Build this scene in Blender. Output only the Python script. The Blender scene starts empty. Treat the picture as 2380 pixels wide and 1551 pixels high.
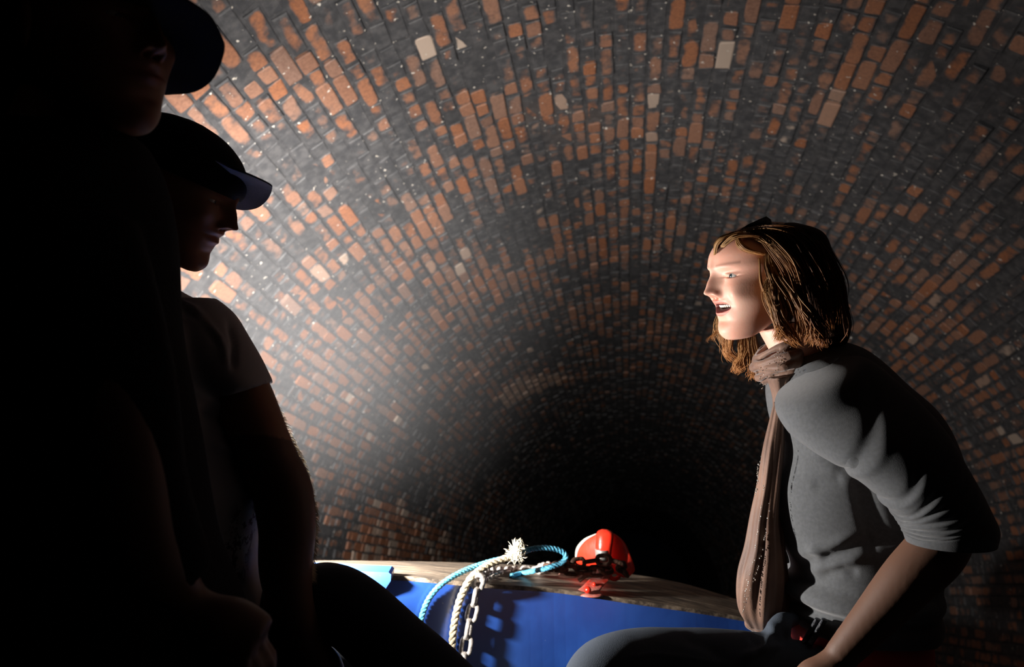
import bpy, bmesh, math, random
import numpy as np
from mathutils import Vector, Matrix, Euler, noise as mnoise

scene = bpy.context.scene
rng = np.random.default_rng(7)
random.seed(7)

# ------------------------------------------------------------------ camera, light, exposure
F = 1900.0
W, H = 2380, 1551
CAM = Vector((0.0, 0.0, 1.5))
VPX, VPY = 1460.0, 1370.0
pitch = math.atan((VPY - H / 2) / F)
yaw = math.atan((VPX - W / 2) / math.hypot(VPY - H / 2, F))
cam_data = bpy.data.cameras.new('camera')
cam = bpy.data.objects.new('camera', cam_data)
scene.collection.objects.link(cam)
cam.location = CAM
cam.rotation_euler = (math.pi / 2 + pitch, 0, yaw)
cam_data.sensor_width = 36
cam_data.lens = 36 * F / W
cam_data.clip_start = 0.02
cam_data.clip_end = 200
cam_data.dof.use_dof = True
cam_data.dof.focus_distance = 1.5
cam_data.dof.aperture_fstop = 4.4
scene.camera = cam
RC = Euler((math.pi / 2 + pitch, 0, yaw)).to_matrix()
RCn = np.array(RC)


def P(u, v, d):
    """world point seen at photo pixel (u, v) at depth d along the camera axis"""
    return CAM + RC @ Vector(((u - W / 2) / F * d, -(v - H / 2) / F * d, -d))


FWD = RC @ Vector((0, 0, -1))
RGT = RC @ Vector((1, 0, 0))
UPV = RC @ Vector((0, 1, 0))

world = bpy.data.worlds.new('tunnel_dark')
scene.world = world
world.use_nodes = True
world.node_tree.nodes['Background'].inputs[0].default_value = (0.5, 0.6, 0.8, 1)
world.node_tree.nodes['Background'].inputs[1].default_value = 0.0004

scene.view_settings.view_transform = 'Standard'
scene.view_settings.look = 'None'
scene.view_settings.exposure = 0.0
scene.view_settings.gamma = 1.0
scene.view_settings.use_curve_mapping = False
try:
    scene.cycles.use_denoising = True
    scene.cycles.max_bounces = 5
    scene.cycles.diffuse_bounces = 3
    scene.cycles.volume_bounces = 0
    scene.cycles.sample_clamp_indirect = 3.0
except Exception:
    pass

LAMP = P(664, 1225, 1.635)


def add_light(name, kind, loc, energy, color, radius=0.03, target=None, **kw):
    d = bpy.data.lights.new(name, kind)
    d.energy = energy
    d.color = color
    if kind != 'AREA':
        d.shadow_soft_size = radius
    for k, v in kw.items():
        setattr(d, k, v)
    o = bpy.data.objects.new(name, d)
    scene.collection.objects.link(o)
    o.location = loc
    if target is not None:
        o.rotation_euler = (Vector(target) - Vector(loc)).to_track_quat('-Z', 'Y').to_euler()
    return o


LCOL = (1.0, 0.94, 0.88)
BEAM = P(540, 760, 4.0)
add_light('headlamp_spill', 'SPOT', LAMP, 92.0, LCOL, 0.018,
          target=P(1430, 1120, 1.58), spot_size=math.radians(150), spot_blend=0.55)
add_light('headlamp_wide_beam', 'SPOT', LAMP, 680.0, LCOL, 0.018,
          target=P(880, 940, 4.0), spot_size=math.radians(126), spot_blend=1.0)
add_light('headlamp_core_beam', 'SPOT', LAMP, 1300.0, LCOL, 0.018,
          target=BEAM, spot_size=math.radians(66), spot_blend=1.0)

# ------------------------------------------------------------------ helpers
COL = scene.collection


def mesh(name, verts, faces, smooth=True, mat=None):
    me = bpy.data.meshes.new(name)
    me.from_pydata([tuple(v) for v in verts], [], [tuple(int(i) for i in f) for f in faces])
    if smooth:
        me.polygons.foreach_set('use_smooth', [True] * len(me.polygons))
    if mat is not None:
        me.materials.append(mat)
    me.update()
    return me


def link(name, me, parent=None, mat=None):
    o = bpy.data.objects.new(name, me)
    COL.objects.link(o)
    if parent is not None:
        o.parent = parent
    if mat is not None and me is not None and len(me.materials) == 0:
        me.materials.append(mat)
    return o


def tag(o, label=None, cat=None, group=None, kind=None):
    if label:
        o['label'] = label
    if cat:
        o['category'] = cat
    if group:
        o['group'] = group
    if kind:
        o['kind'] = kind
    return o


def empty(name, loc=(0, 0, 0)):
    o = bpy.data.objects.new(name, None)
    COL.objects.link(o)
    o.location = loc
    o.empty_display_size = 0.05
    return o


def child(name, me, root, mat=None):
    """mesh in world coordinates, parented to an empty that sits at its own base"""
    o = link(name, me, None, mat)
    o.parent = root
    o.matrix_parent_inverse = Matrix.Translation(-Vector(root.location))
    return o


def crom(pts, n):
    """Catmull-Rom through rows of pts (k x m array) -> n rows"""
    p = np.asarray(pts, float)
    k = len(p)
    if k == 2:
        t = np.linspace(0, 1, n)[:, None]
        return p[0] * (1 - t) + p[1] * t
    e = np.vstack([2 * p[0] - p[1], p, 2 * p[-1] - p[-2]])
    out = []
    for t in np.linspace(0, k - 1, n):
        i = min(int(t), k - 2)
        f = t - i
        a, b, c, d = e[i], e[i + 1], e[i + 2], e[i + 3]
        out.append(0.5 * ((2 * b) + (c - a) * f + (2 * a - 5 * b + 4 * c - d) * f * f + (3 * b - a - 3 * c + d) * f ** 3))
    return np.array(out)


def grid_faces(n, m, wrap=True, base=0):
    f = []
    mm = m if wrap else m - 1
    for i in range(n - 1):
        for j in range(mm):
            k = (j + 1) % m
            f.append((base + i * m + j, base + i * m + k, base + (i + 1) * m + k, base + (i + 1) * m + j))
    return f


class MB:
    def __init__(self):
        self.v = []
        self.f = []

    def add(self, v, f):
        b = len(self.v)
        self.v.extend([tuple(x) for x in v])
        self.f.extend([tuple(b + int(i) for i in q) for q in f])
        return self

    def tube(self, pts, rad, seg=10, n=None, cap=True, flat=None):
        p = np.asarray([tuple(x) for x in pts], float)
        r = np.full(len(p), rad, float) if np.isscalar(rad) else np.asarray(rad, float)
        if n:
            q = crom(np.hstack([p, r[:, None]]), n)
            p, r = q[:, :3], np.maximum(q[:, 3], 1e-5)
        t = np.gradient(p, axis=0)
        t /= np.linalg.norm(t, axis=1)[:, None] + 1e-12
        a = np.array([0, 0, 1.0]) if abs(t[0][2]) < 0.9 else np.array([1.0, 0, 0])
        nrm = np.cross(t[0], a)
        nrm /= np.linalg.norm(nrm)
        vs = []
        for i in range(len(p)):
            nrm = nrm - t[i] * np.dot(nrm, t[i])
            nrm /= np.linalg.norm(nrm) + 1e-12
            b = np.cross(t[i], nrm)
            for j in range(seg):
                an = 2 * math.pi * j / seg
                vs.append(p[i] + r[i] * (math.cos(an) * nrm + math.sin(an) * b * (flat or 1)))
        f = grid_faces(len(p), seg)
        if cap:
            f.append(tuple(reversed(range(seg))))
            f.append(tuple(range((len(p) - 1) * seg, len(p) * seg)))
        return self.add(vs, f)

    def loft(self, secs, n=40, seg=40, power=2.0, disp=None, cap=True):
        """secs: rows (u1,v1,u2,v2,d,t): photo pixels of the two silhouette points, depth and half thickness in m"""
        s = crom(secs, n)
        vs = []
        for i, (u1, v1, u2, v2, d, t) in enumerate(s):
            a, b = P(u1, v1, d), P(u2, v2, d)
            c = (a + b) / 2
            e = (b - a) / 2
            for j in range(seg):
                an = 2 * math.pi * j / seg
                ca, sa = math.cos(an), math.sin(an)
                ca = math.copysign(abs(ca) ** (2 / power), ca)
                sa = math.copysign(abs(sa) ** (2 / power), sa)
                k = 1.0 if disp is None else 1.0 + disp(i / (n - 1), an)
                vs.append(c + (e * ca + FWD * (t * sa)) * k)
        f = grid_faces(n, seg)
        if cap:
            f.append(tuple(reversed(range(seg))))
            f.append(tuple(range((n - 1) * seg, n * seg)))
        return self.add(vs, f)

    def box(self, c, s, rot=None):
        c = Vector(c)
        vs = []
        for x in (-1, 1):
            for y in (-1, 1):
                for z in (-1, 1):
                    p = Vector((x * s[0], y * s[1], z * s[2]))
                    if rot is not None:
                        p = rot @ p
                    vs.append(c + p)
        return self.add(vs, [(0, 1, 3, 2), (4, 6, 7, 5), (0, 4, 5, 1), (2, 3, 7, 6), (0, 2, 6, 4), (1, 5, 7, 3)])

    def ball(self, c, r, seg=20, rings=12, rot=None):
        c = Vector(c)
        if np.isscalar(r):
            r = (r, r, r)
        vs = []
        for i in range(rings + 1):
            a = math.pi * (i + 0.001) / (rings + 0.002)
            for j in range(seg):
                b = 2 * math.pi * j / seg
                p = Vector((r[0] * math.sin(a) * math.cos(b), r[1] * math.sin(a) * math.sin(b), r[2] * math.cos(a)))
                vs.append(c + (rot @ p if rot is not None else p))
        f = grid_faces(rings + 1, seg)
        f.append(tuple(reversed(range(seg))))
        f.append(tuple(range(rings * seg, (rings + 1) * seg)))
        return self.add(vs, f)

    def me(self, name, mat=None, smooth=True):
        return mesh(name, self.v, self.f, smooth, mat)


def smooth_np(v, edges, it, lam=0.5):
    n = len(v)
    deg = np.bincount(edges.ravel(), minlength=n).astype(float)[:, None]
    for _ in range(it):
        s = np.zeros_like(v)
        for k in range(3):
            s[:, k] = np.bincount(edges[:, 0], v[edges[:, 1], k], n) + np.bincount(edges[:, 1], v[edges[:, 0], k], n)
        v = v + lam * (s / np.maximum(deg, 1) - v)
    return v


def remeshed(name, mb, voxel=0.006, it=3, mat=None, disp=None):
    """fuse overlapping closed pieces into ONE continuous surface, smooth it, optionally displace"""
    tmp = mb.me(name + '_tmp')
    o = bpy.data.objects.new('tmp', tmp)
    COL.objects.link(o)
    m = o.modifiers.new('r', 'REMESH')
    m.mode = 'VOXEL'
    m.voxel_size = voxel
    m.use_smooth_shade = True
    dg = bpy.context.evaluated_depsgraph_get()
    me = bpy.data.meshes.new_from_object(o.evaluated_get(dg))
    bpy.data.objects.remove(o)
    bpy.data.meshes.remove(tmp)
    me.name = name
    n = len(me.vertices)
    v = np.zeros(n * 3)
    me.vertices.foreach_get('co', v)
    v = v.reshape(-1, 3)
    e = np.zeros(len(me.edges) * 2, dtype=np.int64)
    me.edges.foreach_get('vertices', e)
    v = smooth_np(v, e.reshape(-1, 2), it)
    if disp is not None:
        me.vertices.foreach_set('co', v.ravel())
        me.update()
        nn = np.zeros(n * 3)
        me.vertices.foreach_get('normal', nn)
        nn = nn.reshape(-1, 3)
        v = v + nn * disp(v, nn)[:, None]
    me.vertices.foreach_set('co', v.ravel())
    me.polygons.foreach_set('use_smooth', [True] * len(me.polygons))
    me.materials.clear()
    if mat is not None:
        me.materials.append(mat)
    me.update()
    return me


def project(v):
    """world points (n x 3) -> photo pixels u, v and depth"""
    q = (v - np.array(CAM)) @ RCn
    d = -q[:, 2]
    dd = np.where(np.abs(d) < 1e-6, 1e-6, d)
    return q[:, 0] / dd * F + W / 2, -q[:, 1] / dd * F + H / 2, d


def ridge(u, v, pts, width, amp):
    """soft crease along a polyline given in photo pixels"""
    best = np.full(len(u), 1e9)
    tt = np.zeros(len(u))
    pts = np.asarray(pts, float)
    for k in range(len(pts) - 1):
        a, b = pts[k], pts[k + 1]
        ab = b - a
        t = np.clip(((u - a[0]) * ab[0] + (v - a[1]) * ab[1]) / (ab @ ab), 0, 1)
        dd = np.hypot(u - a[0] - t * ab[0], v - a[1] - t * ab[1])
        m = dd < best
        best = np.where(m, dd, best)
        tt = np.where(m, (k + t) / (len(pts) - 1), tt)
    fade = np.clip(np.sin(np.pi * np.clip(tt, 0.03, 0.97)) * 1.6, 0, 1)
    return amp * np.exp(-(best / width) ** 2) * fade


# ------------------------------------------------------------------ materials
def mat(name, color, rough=0.6, metal=0.0, bump=0.0, bscale=60.0, spec=0.5, sss=0.0, var=0.0, vscale=8.0, coat=0.0, var_col=None):
    m = bpy.data.materials.new(name)
    m.use_nodes = True
    nt = m.node_tree
    b = nt.nodes['Principled BSDF']
    b.inputs['Base Color'].default_value = (*color, 1)
    b.inputs['Roughness'].default_value = rough
    b.inputs['Metallic'].default_value = metal
    b.inputs['Specular IOR Level'].default_value = spec
    b.inputs['Coat Weight'].default_value = coat
    if sss:
        b.inputs['Subsurface Weight'].default_value = sss
        b.inputs['Subsurface Radius'].default_value = (0.012, 0.004, 0.002)
        b.inputs['Subsurface Scale'].default_value = 1.0
    tc = nt.nodes.new('ShaderNodeTexCoord')
    if bump:
        n = nt.nodes.new('ShaderNodeTexNoise')
        n.inputs['Scale'].default_value = bscale
        n.inputs['Detail'].default_value = 5
        bp = nt.nodes.new('ShaderNodeBump')
        bp.inputs['Strength'].default_value = bump
        bp.inputs['Distance'].default_value = 0.01
        nt.links.new(tc.outputs['Object'], n.inputs['Vector'])
        nt.links.new(n.outputs['Fac'], bp.inputs['Height'])
        nt.links.new(bp.outputs['Normal'], b.inputs['Normal'])
    if var:
        n = nt.nodes.new('ShaderNodeTexNoise')
        n.inputs['Scale'].default_value = vscale
        n.inputs['Detail'].default_value = 6
        r = nt.nodes.new('ShaderNodeMapRange')
        r.inputs[1].default_value = 0.35
        r.inputs[2].default_value = 0.65
        mx = nt.nodes.new('ShaderNodeMix')
        mx.data_type = 'RGBA'
        c2 = var_col or tuple(c * (1 - var) for c in color)
        mx.inputs[6].default_value = (*color, 1)
        mx.inputs[7].default_value = (*c2, 1)
        nt.links.new(tc.outputs['Object'], n.inputs['Vector'])
        nt.links.new(n.outputs['Fac'], r.inputs[0])
        nt.links.new(r.outputs[0], mx.inputs[0])
        nt.links.new(mx.outputs[2], b.inputs['Base Color'])
    return m


class NT:
    def __init__(self, name):
        self.m = bpy.data.materials.new(name)
        self.m.use_nodes = True
        self.t = self.m.node_tree
        self.b = self.t.nodes['Principled BSDF']

    def n(self, typ, **kw):
        x = self.t.nodes.new('ShaderNode' + typ)
        for k, v in kw.items():
            setattr(x, k, v)
        return x

    def l(self, a, b):
        self.t.links.new(a, b)

    def val(self, sock, x):
        if hasattr(x, 'is_linked'):
            self.l(x, sock)
        else:
            sock.default_value = x

    def math(self, op, a, b=0.0, c=None, clamp=False):
        x = self.n('Math', operation=op, use_clamp=clamp)
        self.val(x.inputs[0], a)
        self.val(x.inputs[1], b)
        if c is not None:
            self.val(x.inputs[2], c)
        return x.outputs[0]

    def noise(self, vec, scale, detail=3, rough=0.55):
        x = self.n('TexNoise')
        x.inputs['Scale'].default_value = scale
        x.inputs['Detail'].default_value = detail
        x.inputs['Roughness'].default_value = rough
        self.l(vec, x.inputs['Vector'])
        return x.outputs['Fac']

    def rng(self, v, a, b, c=0.0, d=1.0):
        x = self.n('MapRange')
        x.interpolation_type = 'SMOOTHSTEP'
        self.l(v, x.inputs[0])
        for i, k in enumerate((a, b, c, d)):
            self.val(x.inputs[i + 1], k)
        return x.outputs[0]

    def mix(self, f, a, b):
        x = self.n('Mix')
        x.data_type = 'RGBA'
        self.val(x.inputs[0], f)
        for s, c in ((x.inputs[6], a), (x.inputs[7], b)):
            if isinstance(c, tuple):
                s.default_value = (*c, 1)
            else:
                self.l(c, s)
        return x.outputs[2]

    def bump(self, h, strength, dist=0.01):
        x = self.n('Bump')
        x.inputs['Strength'].default_value = strength
        x.inputs['Distance'].default_value = dist
        self.l(h, x.inputs['Height'])
        self.l(x.outputs['Normal'], self.b.inputs['Normal'])


def vault_material(name, is_brick):
    k = NT(name)
    pos = k.n('NewGeometry').outputs['Position']
    fine = k.noise(pos, 70, 4, 0.6)
    mid = k.noise(pos, 22, 4, 0.6)
    big = k.noise(pos, 1.1, 3, 0.5)
    soot = k.mix(k.rng(mid, 0.35, 0.7), (0.042, 0.043, 0.047), (0.080, 0.079, 0.082))
    # lime specks and drips, made denser to paint in wet glints
    speck = k.rng(k.noise(pos, 38, 2, 0.5), 0.695, 0.735)
    if is_brick:
        a = k.n('Attribute', attribute_name='loc')
        sx = k.n('SeparateXYZ')
        k.l(a.outputs['Vector'], sx.inputs[0])
        ax = k.math('ABSOLUTE', sx.outputs[0])
        ay = k.math('ABSOLUTE', sx.outputs[1])
        p = k.n('Attribute', attribute_name='prm')
        sp = k.n('SeparateXYZ')
        k.l(p.outputs['Vector'], sp.inputs[0])
        clean, hue, pale = sp.outputs
        # soot creeps in from the edges of each brick
        dx = k.math('POWER', ax, 7.0)
        dy = k.math('POWER', ay, 3.5)
        edge = k.math('ADD', dx, dy)
        blob = k.noise(pos, 13, 3, 0.5)
        v = k.math('ADD', k.math('MULTIPLY', k.math('SUBTRACT', blob, 0.5), 1.5), clean)
        v = k.math('ADD', v, k.math('MULTIPLY', k.math('SUBTRACT', mid, 0.5), 0.5))
        v = k.math('ADD', v, k.math('MULTIPLY', k.math('SUBTRACT', big, 0.5), 1.7))
        v = k.math('SUBTRACT', v, k.math('MULTIPLY', edge, 0.55))
        msk = k.rng(v, 0.22, 0.74)
        col = k.mix(hue, (0.34, 0.130, 0.058), (0.24, 0.140, 0.103))
        col = k.mix(k.rng(fine, 0.3, 0.75), col, k.mix(0.55, col, (0.10, 0.045, 0.03)))
        col = k.mix(pale, col, (0.46, 0.37, 0.30))
        base = k.mix(k.math('MULTIPLY', msk, 0.90), soot, col)
        out = k.mix(speck, base, (0.6, 0.56, 0.5))
        h = k.math('ADD', k.math('MULTIPLY', fine, 0.5), k.math('MULTIPLY', msk, -0.15))
    else:
        patch = k.rng(big, 0.62, 0.75, 0.0, 0.25)
        base = k.mix(patch, soot, (0.16, 0.12, 0.10))
        out = k.mix(speck, k.mix(0.15, base, (0.015, 0.015, 0.016)), (0.5, 0.46, 0.4))
        h = k.math('ADD', fine, mid)
    k.l(out, k.b.inputs['Base Color'])
    k.b.inputs['Roughness'].default_value = 0.62
    k.b.inputs['Specular IOR Level'].default_value = 0.45
    k.bump(h, 0.5, 0.005)
    return k.m


M_BRICK = vault_material('sooty_brick', True)
M_MORTAR = vault_material('sooty_mortar', False)

# ------------------------------------------------------------------ tunnel vault
VC = np.array([0.18, 1.42])      # x, z of the vault's axis
VR = 2.62


def vault(phi, y, r):
    return np.stack([VC[0] + r * np.sin(phi), y, VC[1] + r * np.cos(phi)], -1)


def hit(u, v):
    d = RC @ Vector(((u - W / 2) / F, -(v - H / 2) / F, -1))
    ox, oz = CAM.x - VC[0], CAM.z - VC[1]
    a = d.x ** 2 + d.z ** 2
    b = ox * d.x + oz * d.z
    c = ox * ox + oz * oz - VR * VR
    t = (-b + math.sqrt(b * b - a * c)) / a
    p = CAM + d * t
    return math.atan2(p.x - VC[0], p.z - VC[1]), p.y


SECT = {'wall_left': (-2.05, -0.62), 'ceiling': (-0.62, 0.55), 'wall_right': (0.55, 2.05)}
shells = {}
for nm, (p0, p1) in SECT.items():
    nphi, ny = 60, 260
    ph = np.linspace(p0, p1, nphi)
    yy = np.linspace(-4, 40, ny)
    g, h = np.meshgrid(ph, yy)
    g, h = g.ravel(), h.ravel()
    r = VR + 0.007 + 0.003 * np.sin(g * 37 + h * 5) * np.sin(h * 11.3 - g * 9)
    me = mesh(nm, vault(g, h, r), grid_faces(ny, nphi, False), True, M_MORTAR)
    shells[nm] = tag(link(nm, me), kind='structure',
                     label={'wall_left': 'left curved side of the sooty brick tunnel', 'ceiling': 'crown of the sooty brick tunnel vault',
                            'wall_right': 'right curved side of the sooty brick tunnel behind the seated woman'}[nm])

# every brick: phi, y, length, width, proud, clean, hue, pale
rows = []
COURSE = 0.083
ncourse = int((2.05 * 2 * VR) / COURSE)
for c in range(ncourse):
    phi = -2.05 + (c + 0.5) * COURSE / VR
    y = -1.2 + random.random() * 0.2
    hdr = c % 2
    course_off = random.gauss(0, 0.003)
    while y < 27:
        if random.random() < 0.50:
            L = 0.228 if random.random() < 0.66 else 0.165
        else:
            L = 0.112
        L += random.gauss(0, 0.006)
        rows.append((phi, y + L / 2, L - 0.011 - abs(random.gauss(0, 0.003)), COURSE - 0.011 - abs(random.gauss(0, 0.004)),
                     course_off * 0.6 + random.gauss(0.003, 0.004)))
        y += L
B = np.array(rows)
nB = len(B)
ctr = vault(B[:, 0], B[:, 1], VR)
bu, bv, bd = project(ctr)
clean = rng.normal(0.50, 0.30, nB)
hue = np.clip(rng.normal(0.40, 0.42, nB), 0, 1)
pale = np.where(rng.random(nB) < 0.022, rng.uniform(0.4, 1.0, nB), rng.uniform(0, 0.22, nB) ** 1.5)
# the repaired patch low on the left side and the lime-washed streak above the boat
def inpoly(u, v, poly):
    r = np.zeros(len(u), bool)
    j = len(poly) - 1
    for i in range(len(poly)):
        xi, yi = poly[i]
        xj, yj = poly[j]
        r ^= ((yi > v) != (yj > v)) & (u < (xj - xi) * (v - yi) / (yj - yi + 1e-9) + xi)
        j = i
    return r
patch = inpoly(bu, bv, [(862, 1160), (930, 1165), (1045, 1245), (1065, 1330), (1000, 1420), (780, 1420), (800, 1260)]) & (bd > 1)
clean[patch] += 0.9
hue[patch] *= 0.5
pale[patch] = np.where(rng.random(patch.sum()) < 0.35, rng.uniform(0.5, 1, patch.sum()), 0.0)
streak = inpoly(bu, bv, [(1150, 930), (1200, 880), (1310, 860), (1318, 885), (1240, 915), (1180, 945)]) & (bd > 1)
clean[streak] += 0.8
pale[streak] = 0.45
for (u0, v0) in ((1098, 95), (1692, 130), (1015, 115), (865, 1005), (930, 970)):
    k = np.argmin((bu - u0) ** 2 + (bv - v0) ** 2 + (bd < 0.5) * 1e9)
    clean[k], pale[k] = 1.4, 0.9
for (u0, v0) in ((1935, 240), (1925, 270)):
    k = np.argmin((bu - u0) ** 2 + (bv - v0) ** 2 + (bd < 0.5) * 1e9)
    clean[k], pale[k] = 1.4, 0.35
# sooted-over areas, bricks nearly lost under the crust (real places on the vault)
for (u0, v0, ru, rv, amt) in ((850, 385, 80, 60, 1.1), (1210, 520, 60, 90, 0.8), (560, 30, 60, 60, .5), (1290, 330, 110, 60, .35),
                              (1120, 130, 60, 40, .6), (1380, 90, 90, 90, .3), (2100, 350, 100, 80, .4), (2150, 560, 90, 50, .5),
                              (1450, 1120, 260, 200, 0.6), (720, 60, 40, 50, .5), (1240, 790, 60, 40, .5)):
    g = np.exp(-(((bu - u0) / ru) ** 2 + ((bv - v0) / rv) ** 2)) * (bd > 1)
    clean -= amt * g
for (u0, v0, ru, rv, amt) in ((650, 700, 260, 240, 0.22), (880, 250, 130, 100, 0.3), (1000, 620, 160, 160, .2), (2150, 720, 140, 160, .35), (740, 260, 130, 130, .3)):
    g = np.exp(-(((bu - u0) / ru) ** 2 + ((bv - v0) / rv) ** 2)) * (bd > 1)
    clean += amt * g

B[:, 4] = np.where(clean < 0.30, -0.0045 + rng.normal(0, .0012, nB), B[:, 4])
TMPL = np.array([[sx * a, sy * b, c] for (a, b, c) in ((1, 1, -0.035), (1, 1, -0.0035), (0.92, 0.84, 0.0)) for (sx, sy) in ((-1, -1), (1, -1), (1, 1), (-1, 1))])
BF = []
for k in (0, 4):
    for j in range(4):
        BF.append((k + j, k + (j + 1) % 4, k + 4 + (j + 1) % 4, k + 4 + j))
BF.append((8, 9, 10, 11))
BF = np.array(BF)


def brick_arrays(idx):
    """vertices (n,12,3) in each brick's own frame (x along the tunnel, y across, z out of the surface)"""
    n = len(idx)
    v = np.repeat(TMPL[None], n, 0).copy()
    loc = v[:, :, :2].copy()
    L = B[idx, 2][:, None] / 2
    Wd = B[idx, 3][:, None] / 2
    j = rng.normal(0, 0.0025, (n, 4, 3))
    v[:, :, 0] *= L
    v[:, :, 1] *= Wd
    for k in range(3):
        v[:, 4 * k:4 * k + 4] += j * (1, 1, 0.8 if k else 0)
    return v, loc


def set_attrs(me, loc, prm):
    a = me.attributes.new('loc', 'FLOAT_VECTOR', 'POINT')
    a.data.foreach_set('vector', np.concatenate([loc, np.zeros(loc.shape[:-1] + (1,))], -1).ravel().astype(np.float32))
    a = me.attributes.new('prm', 'FLOAT_VECTOR', 'POINT')
    a.data.foreach_set('vector', np.repeat(prm[:, None, :], 12, 1).ravel().astype(np.float32))


hidden = inpoly(bu, bv, [(-500, -500), (440, -500), (520, 110), (440, 250), (520, 360), (620, 440), (540, 620), (380, 650), (530, 720), (620, 900),
                         (730, 1200), (720, 1303), (1200, 1310), (1480, 1340), (1720, 1400), (1720, 1300), (1800, 950), (1760, 880), (1690, 780),
                         (1650, 680), (1680, 560), (1780, 510), (1920, 580), (1970, 790), (2150, 950), (2310, 1230), (2380, 1300), (2500, 3000), (-500, 3000)])
vis = (bd > 0.5) & (bu > 0) & (bu < W) & (bv > 0) & (bv < H) & ~hidden
size = np.where(vis, B[:, 2] * B[:, 3] / np.maximum(bd, 0.3) ** 2, 0)
for nm, (p0, p1) in SECT.items():
    sec = np.where((B[:, 0] >= p0) & (B[:, 0] < p1))[0]
    order = sec[np.argsort(-size[sec])]
    single = [i for i in order[:300] if size[i] > 0]
    rest = np.array(sorted(set(sec) - set(single)))
    # the larger ones: one object each
    v, loc = brick_arrays(np.array(single))
    for k, i in enumerate(single):
        me = bpy.data.meshes.new('brick')
        me.from_pydata(v[k].tolist(), [], BF.tolist())
        me.materials.append(M_BRICK)
        set_attrs(me, loc[k][None], np.array([[clean[i], hue[i], pale[i]]]))
        o = bpy.data.objects.new('brick', me)
        COL.objects.link(o)
        ph = B[i, 0]
        c = vault(ph, B[i, 1], VR - B[i, 4])
        R = Matrix(((0, math.cos(ph), -math.sin(ph)), (1, 0, 0), (0, -math.sin(ph), -math.cos(ph))))
        o.matrix_world = Matrix.Translation(Vector(c)) @ R.to_4x4()
        o.parent = shells[nm]
    # all the others, still real bricks, joined
    v, loc = brick_arrays(rest)
    ph = B[rest, 0][:, None]
    c = vault(B[rest, 0], B[rest, 1], VR - B[rest, 4])[:, None, :]
    X = np.array([0, 1.0, 0])
    Y = np.stack([np.cos(ph), 0 * ph, -np.sin(ph)], -1)
    Z = np.stack([-np.sin(ph), 0 * ph, -np.cos(ph)], -1)
    wv = c + v[:, :, 0:1] * X + v[:, :, 1:2] * Y + v[:, :, 2:3] * Z
    me = bpy.data.meshes.new('distant_bricks')
    fs = (BF[None] + 12 * np.arange(len(rest))[:, None, None]).reshape(-1, 4)
    me.from_pydata(wv.reshape(-1, 3).tolist(), [], fs.tolist())
    me.materials.append(M_BRICK)
    set_attrs(me, loc, np.stack([clean[rest], hue[rest], pale[rest]], -1))
    tag(link('distant_bricks', me, shells[nm]), kind='stuff')

# ------------------------------------------------------------------ haze in the tunnel beyond the boat
k = bpy.data.materials.new('mist')
k.use_nodes = True
nt = k.node_tree
nt.nodes.remove(nt.nodes['Principled BSDF'])
vs_ = nt.nodes.new('ShaderNodeVolumeScatter')
vs_.inputs['Color'].default_value = (0.92, 0.95, 1.0, 1)
vs_.inputs['Density'].default_value = 0.050
vs_.inputs['Anisotropy'].default_value = 0.0
nt.links.new(vs_.outputs[0], nt.nodes['Material Output'].inputs['Volume'])
vs_.inputs['Density'].default_value = 0.045
# a drifting bank of haze, thick in the middle and thinning out smoothly to nothing at its rim
HC, HRAD, HT = P(775, 680, 2.92), 0.95, 0.55
vv, NR, NA = [], 26, 64
for sgn in (-1, 1):
    for i in range(NR + 1):
        q_ = i / NR
        for j in range(NA):
            a_ = 2 * math.pi * j / NA
            th = sgn * (HT * (1 - q_ * q_) ** 2 + .0004)
            rr = HRAD * max(q_, .002) * (1 + .05 * math.sin(3 * a_ + 1) + .04 * math.sin(5 * a_))
            vv.append(HC + RGT * (rr * math.cos(a_)) + UPV * (rr * math.sin(a_)) + FWD * th)
ff = grid_faces(NR + 1, NA) + [tuple(reversed(q)) for q in grid_faces(NR + 1, NA, True, (NR + 1) * NA)]
ff += [(NR * NA + j, NR * NA + (j + 1) % NA, (2 * NR + 1) * NA + (j + 1) % NA, (2 * NR + 1) * NA + j) for j in range(NA)]
ff += [tuple(reversed(range(NA))), tuple(range((NR + 1) * NA, (NR + 2) * NA))]
hm_ = MB().add(vv, ff).me('haze', k, True)
bm__ = bmesh.new()
bm__.from_mesh(hm_)
bmesh.ops.recalc_face_normals(bm__, faces=bm__.faces)
bm__.to_mesh(hm_)
bm__.free()
tag(link('haze', hm_), 'pale haze drifting in the lamp beam by the left side of the vault', 'haze', kind='stuff')

# ------------------------------------------------------------------ canal water
M_WATER = mat('canal_water', (0.006, 0.008, 0.008), 0.08, bump=0.15, bscale=5, spec=0.5)
wb = MB()
wb.add([(-3.0, -4, 0.45), (3.4, -4, 0.45), (3.4, 40, 0.45), (-3.0, 40, 0.45)], [(0, 1, 2, 3)])
tag(link('canal_water', wb.me('canal_water', M_WATER, False)), 'black still canal water on the tunnel floor', 'water', kind='structure')

# ------------------------------------------------------------------ the boat
def paint_blue():
    k = NT('blue_boat_paint')
    pos = k.n('NewGeometry').outputs['Position']
    sc = k.rng(k.noise(pos, 90, 3, 0.6), 0.72, 0.78, 0.0, 0.6)
    ty = k.noise(pos, 6, 4, 0.6)
    c = k.mix(k.rng(ty, 0.35, 0.7), (0.012, 0.060, 0.30), (0.018, 0.085, 0.38))
    k.l(k.mix(sc, c, (0.30, 0.36, 0.45)), k.b.inputs['Base Color'])
    k.b.inputs['Roughness'].default_value = 0.42
    k.b.inputs['Specular IOR Level'].default_value = 0.9
    k.b.inputs['Coat Weight'].default_value = 0.8
    k.b.inputs['Coat Roughness'].default_value = 0.22
    k.bump(k.noise(pos, 40, 3), 0.08, 0.004)
    return k.m


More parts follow.
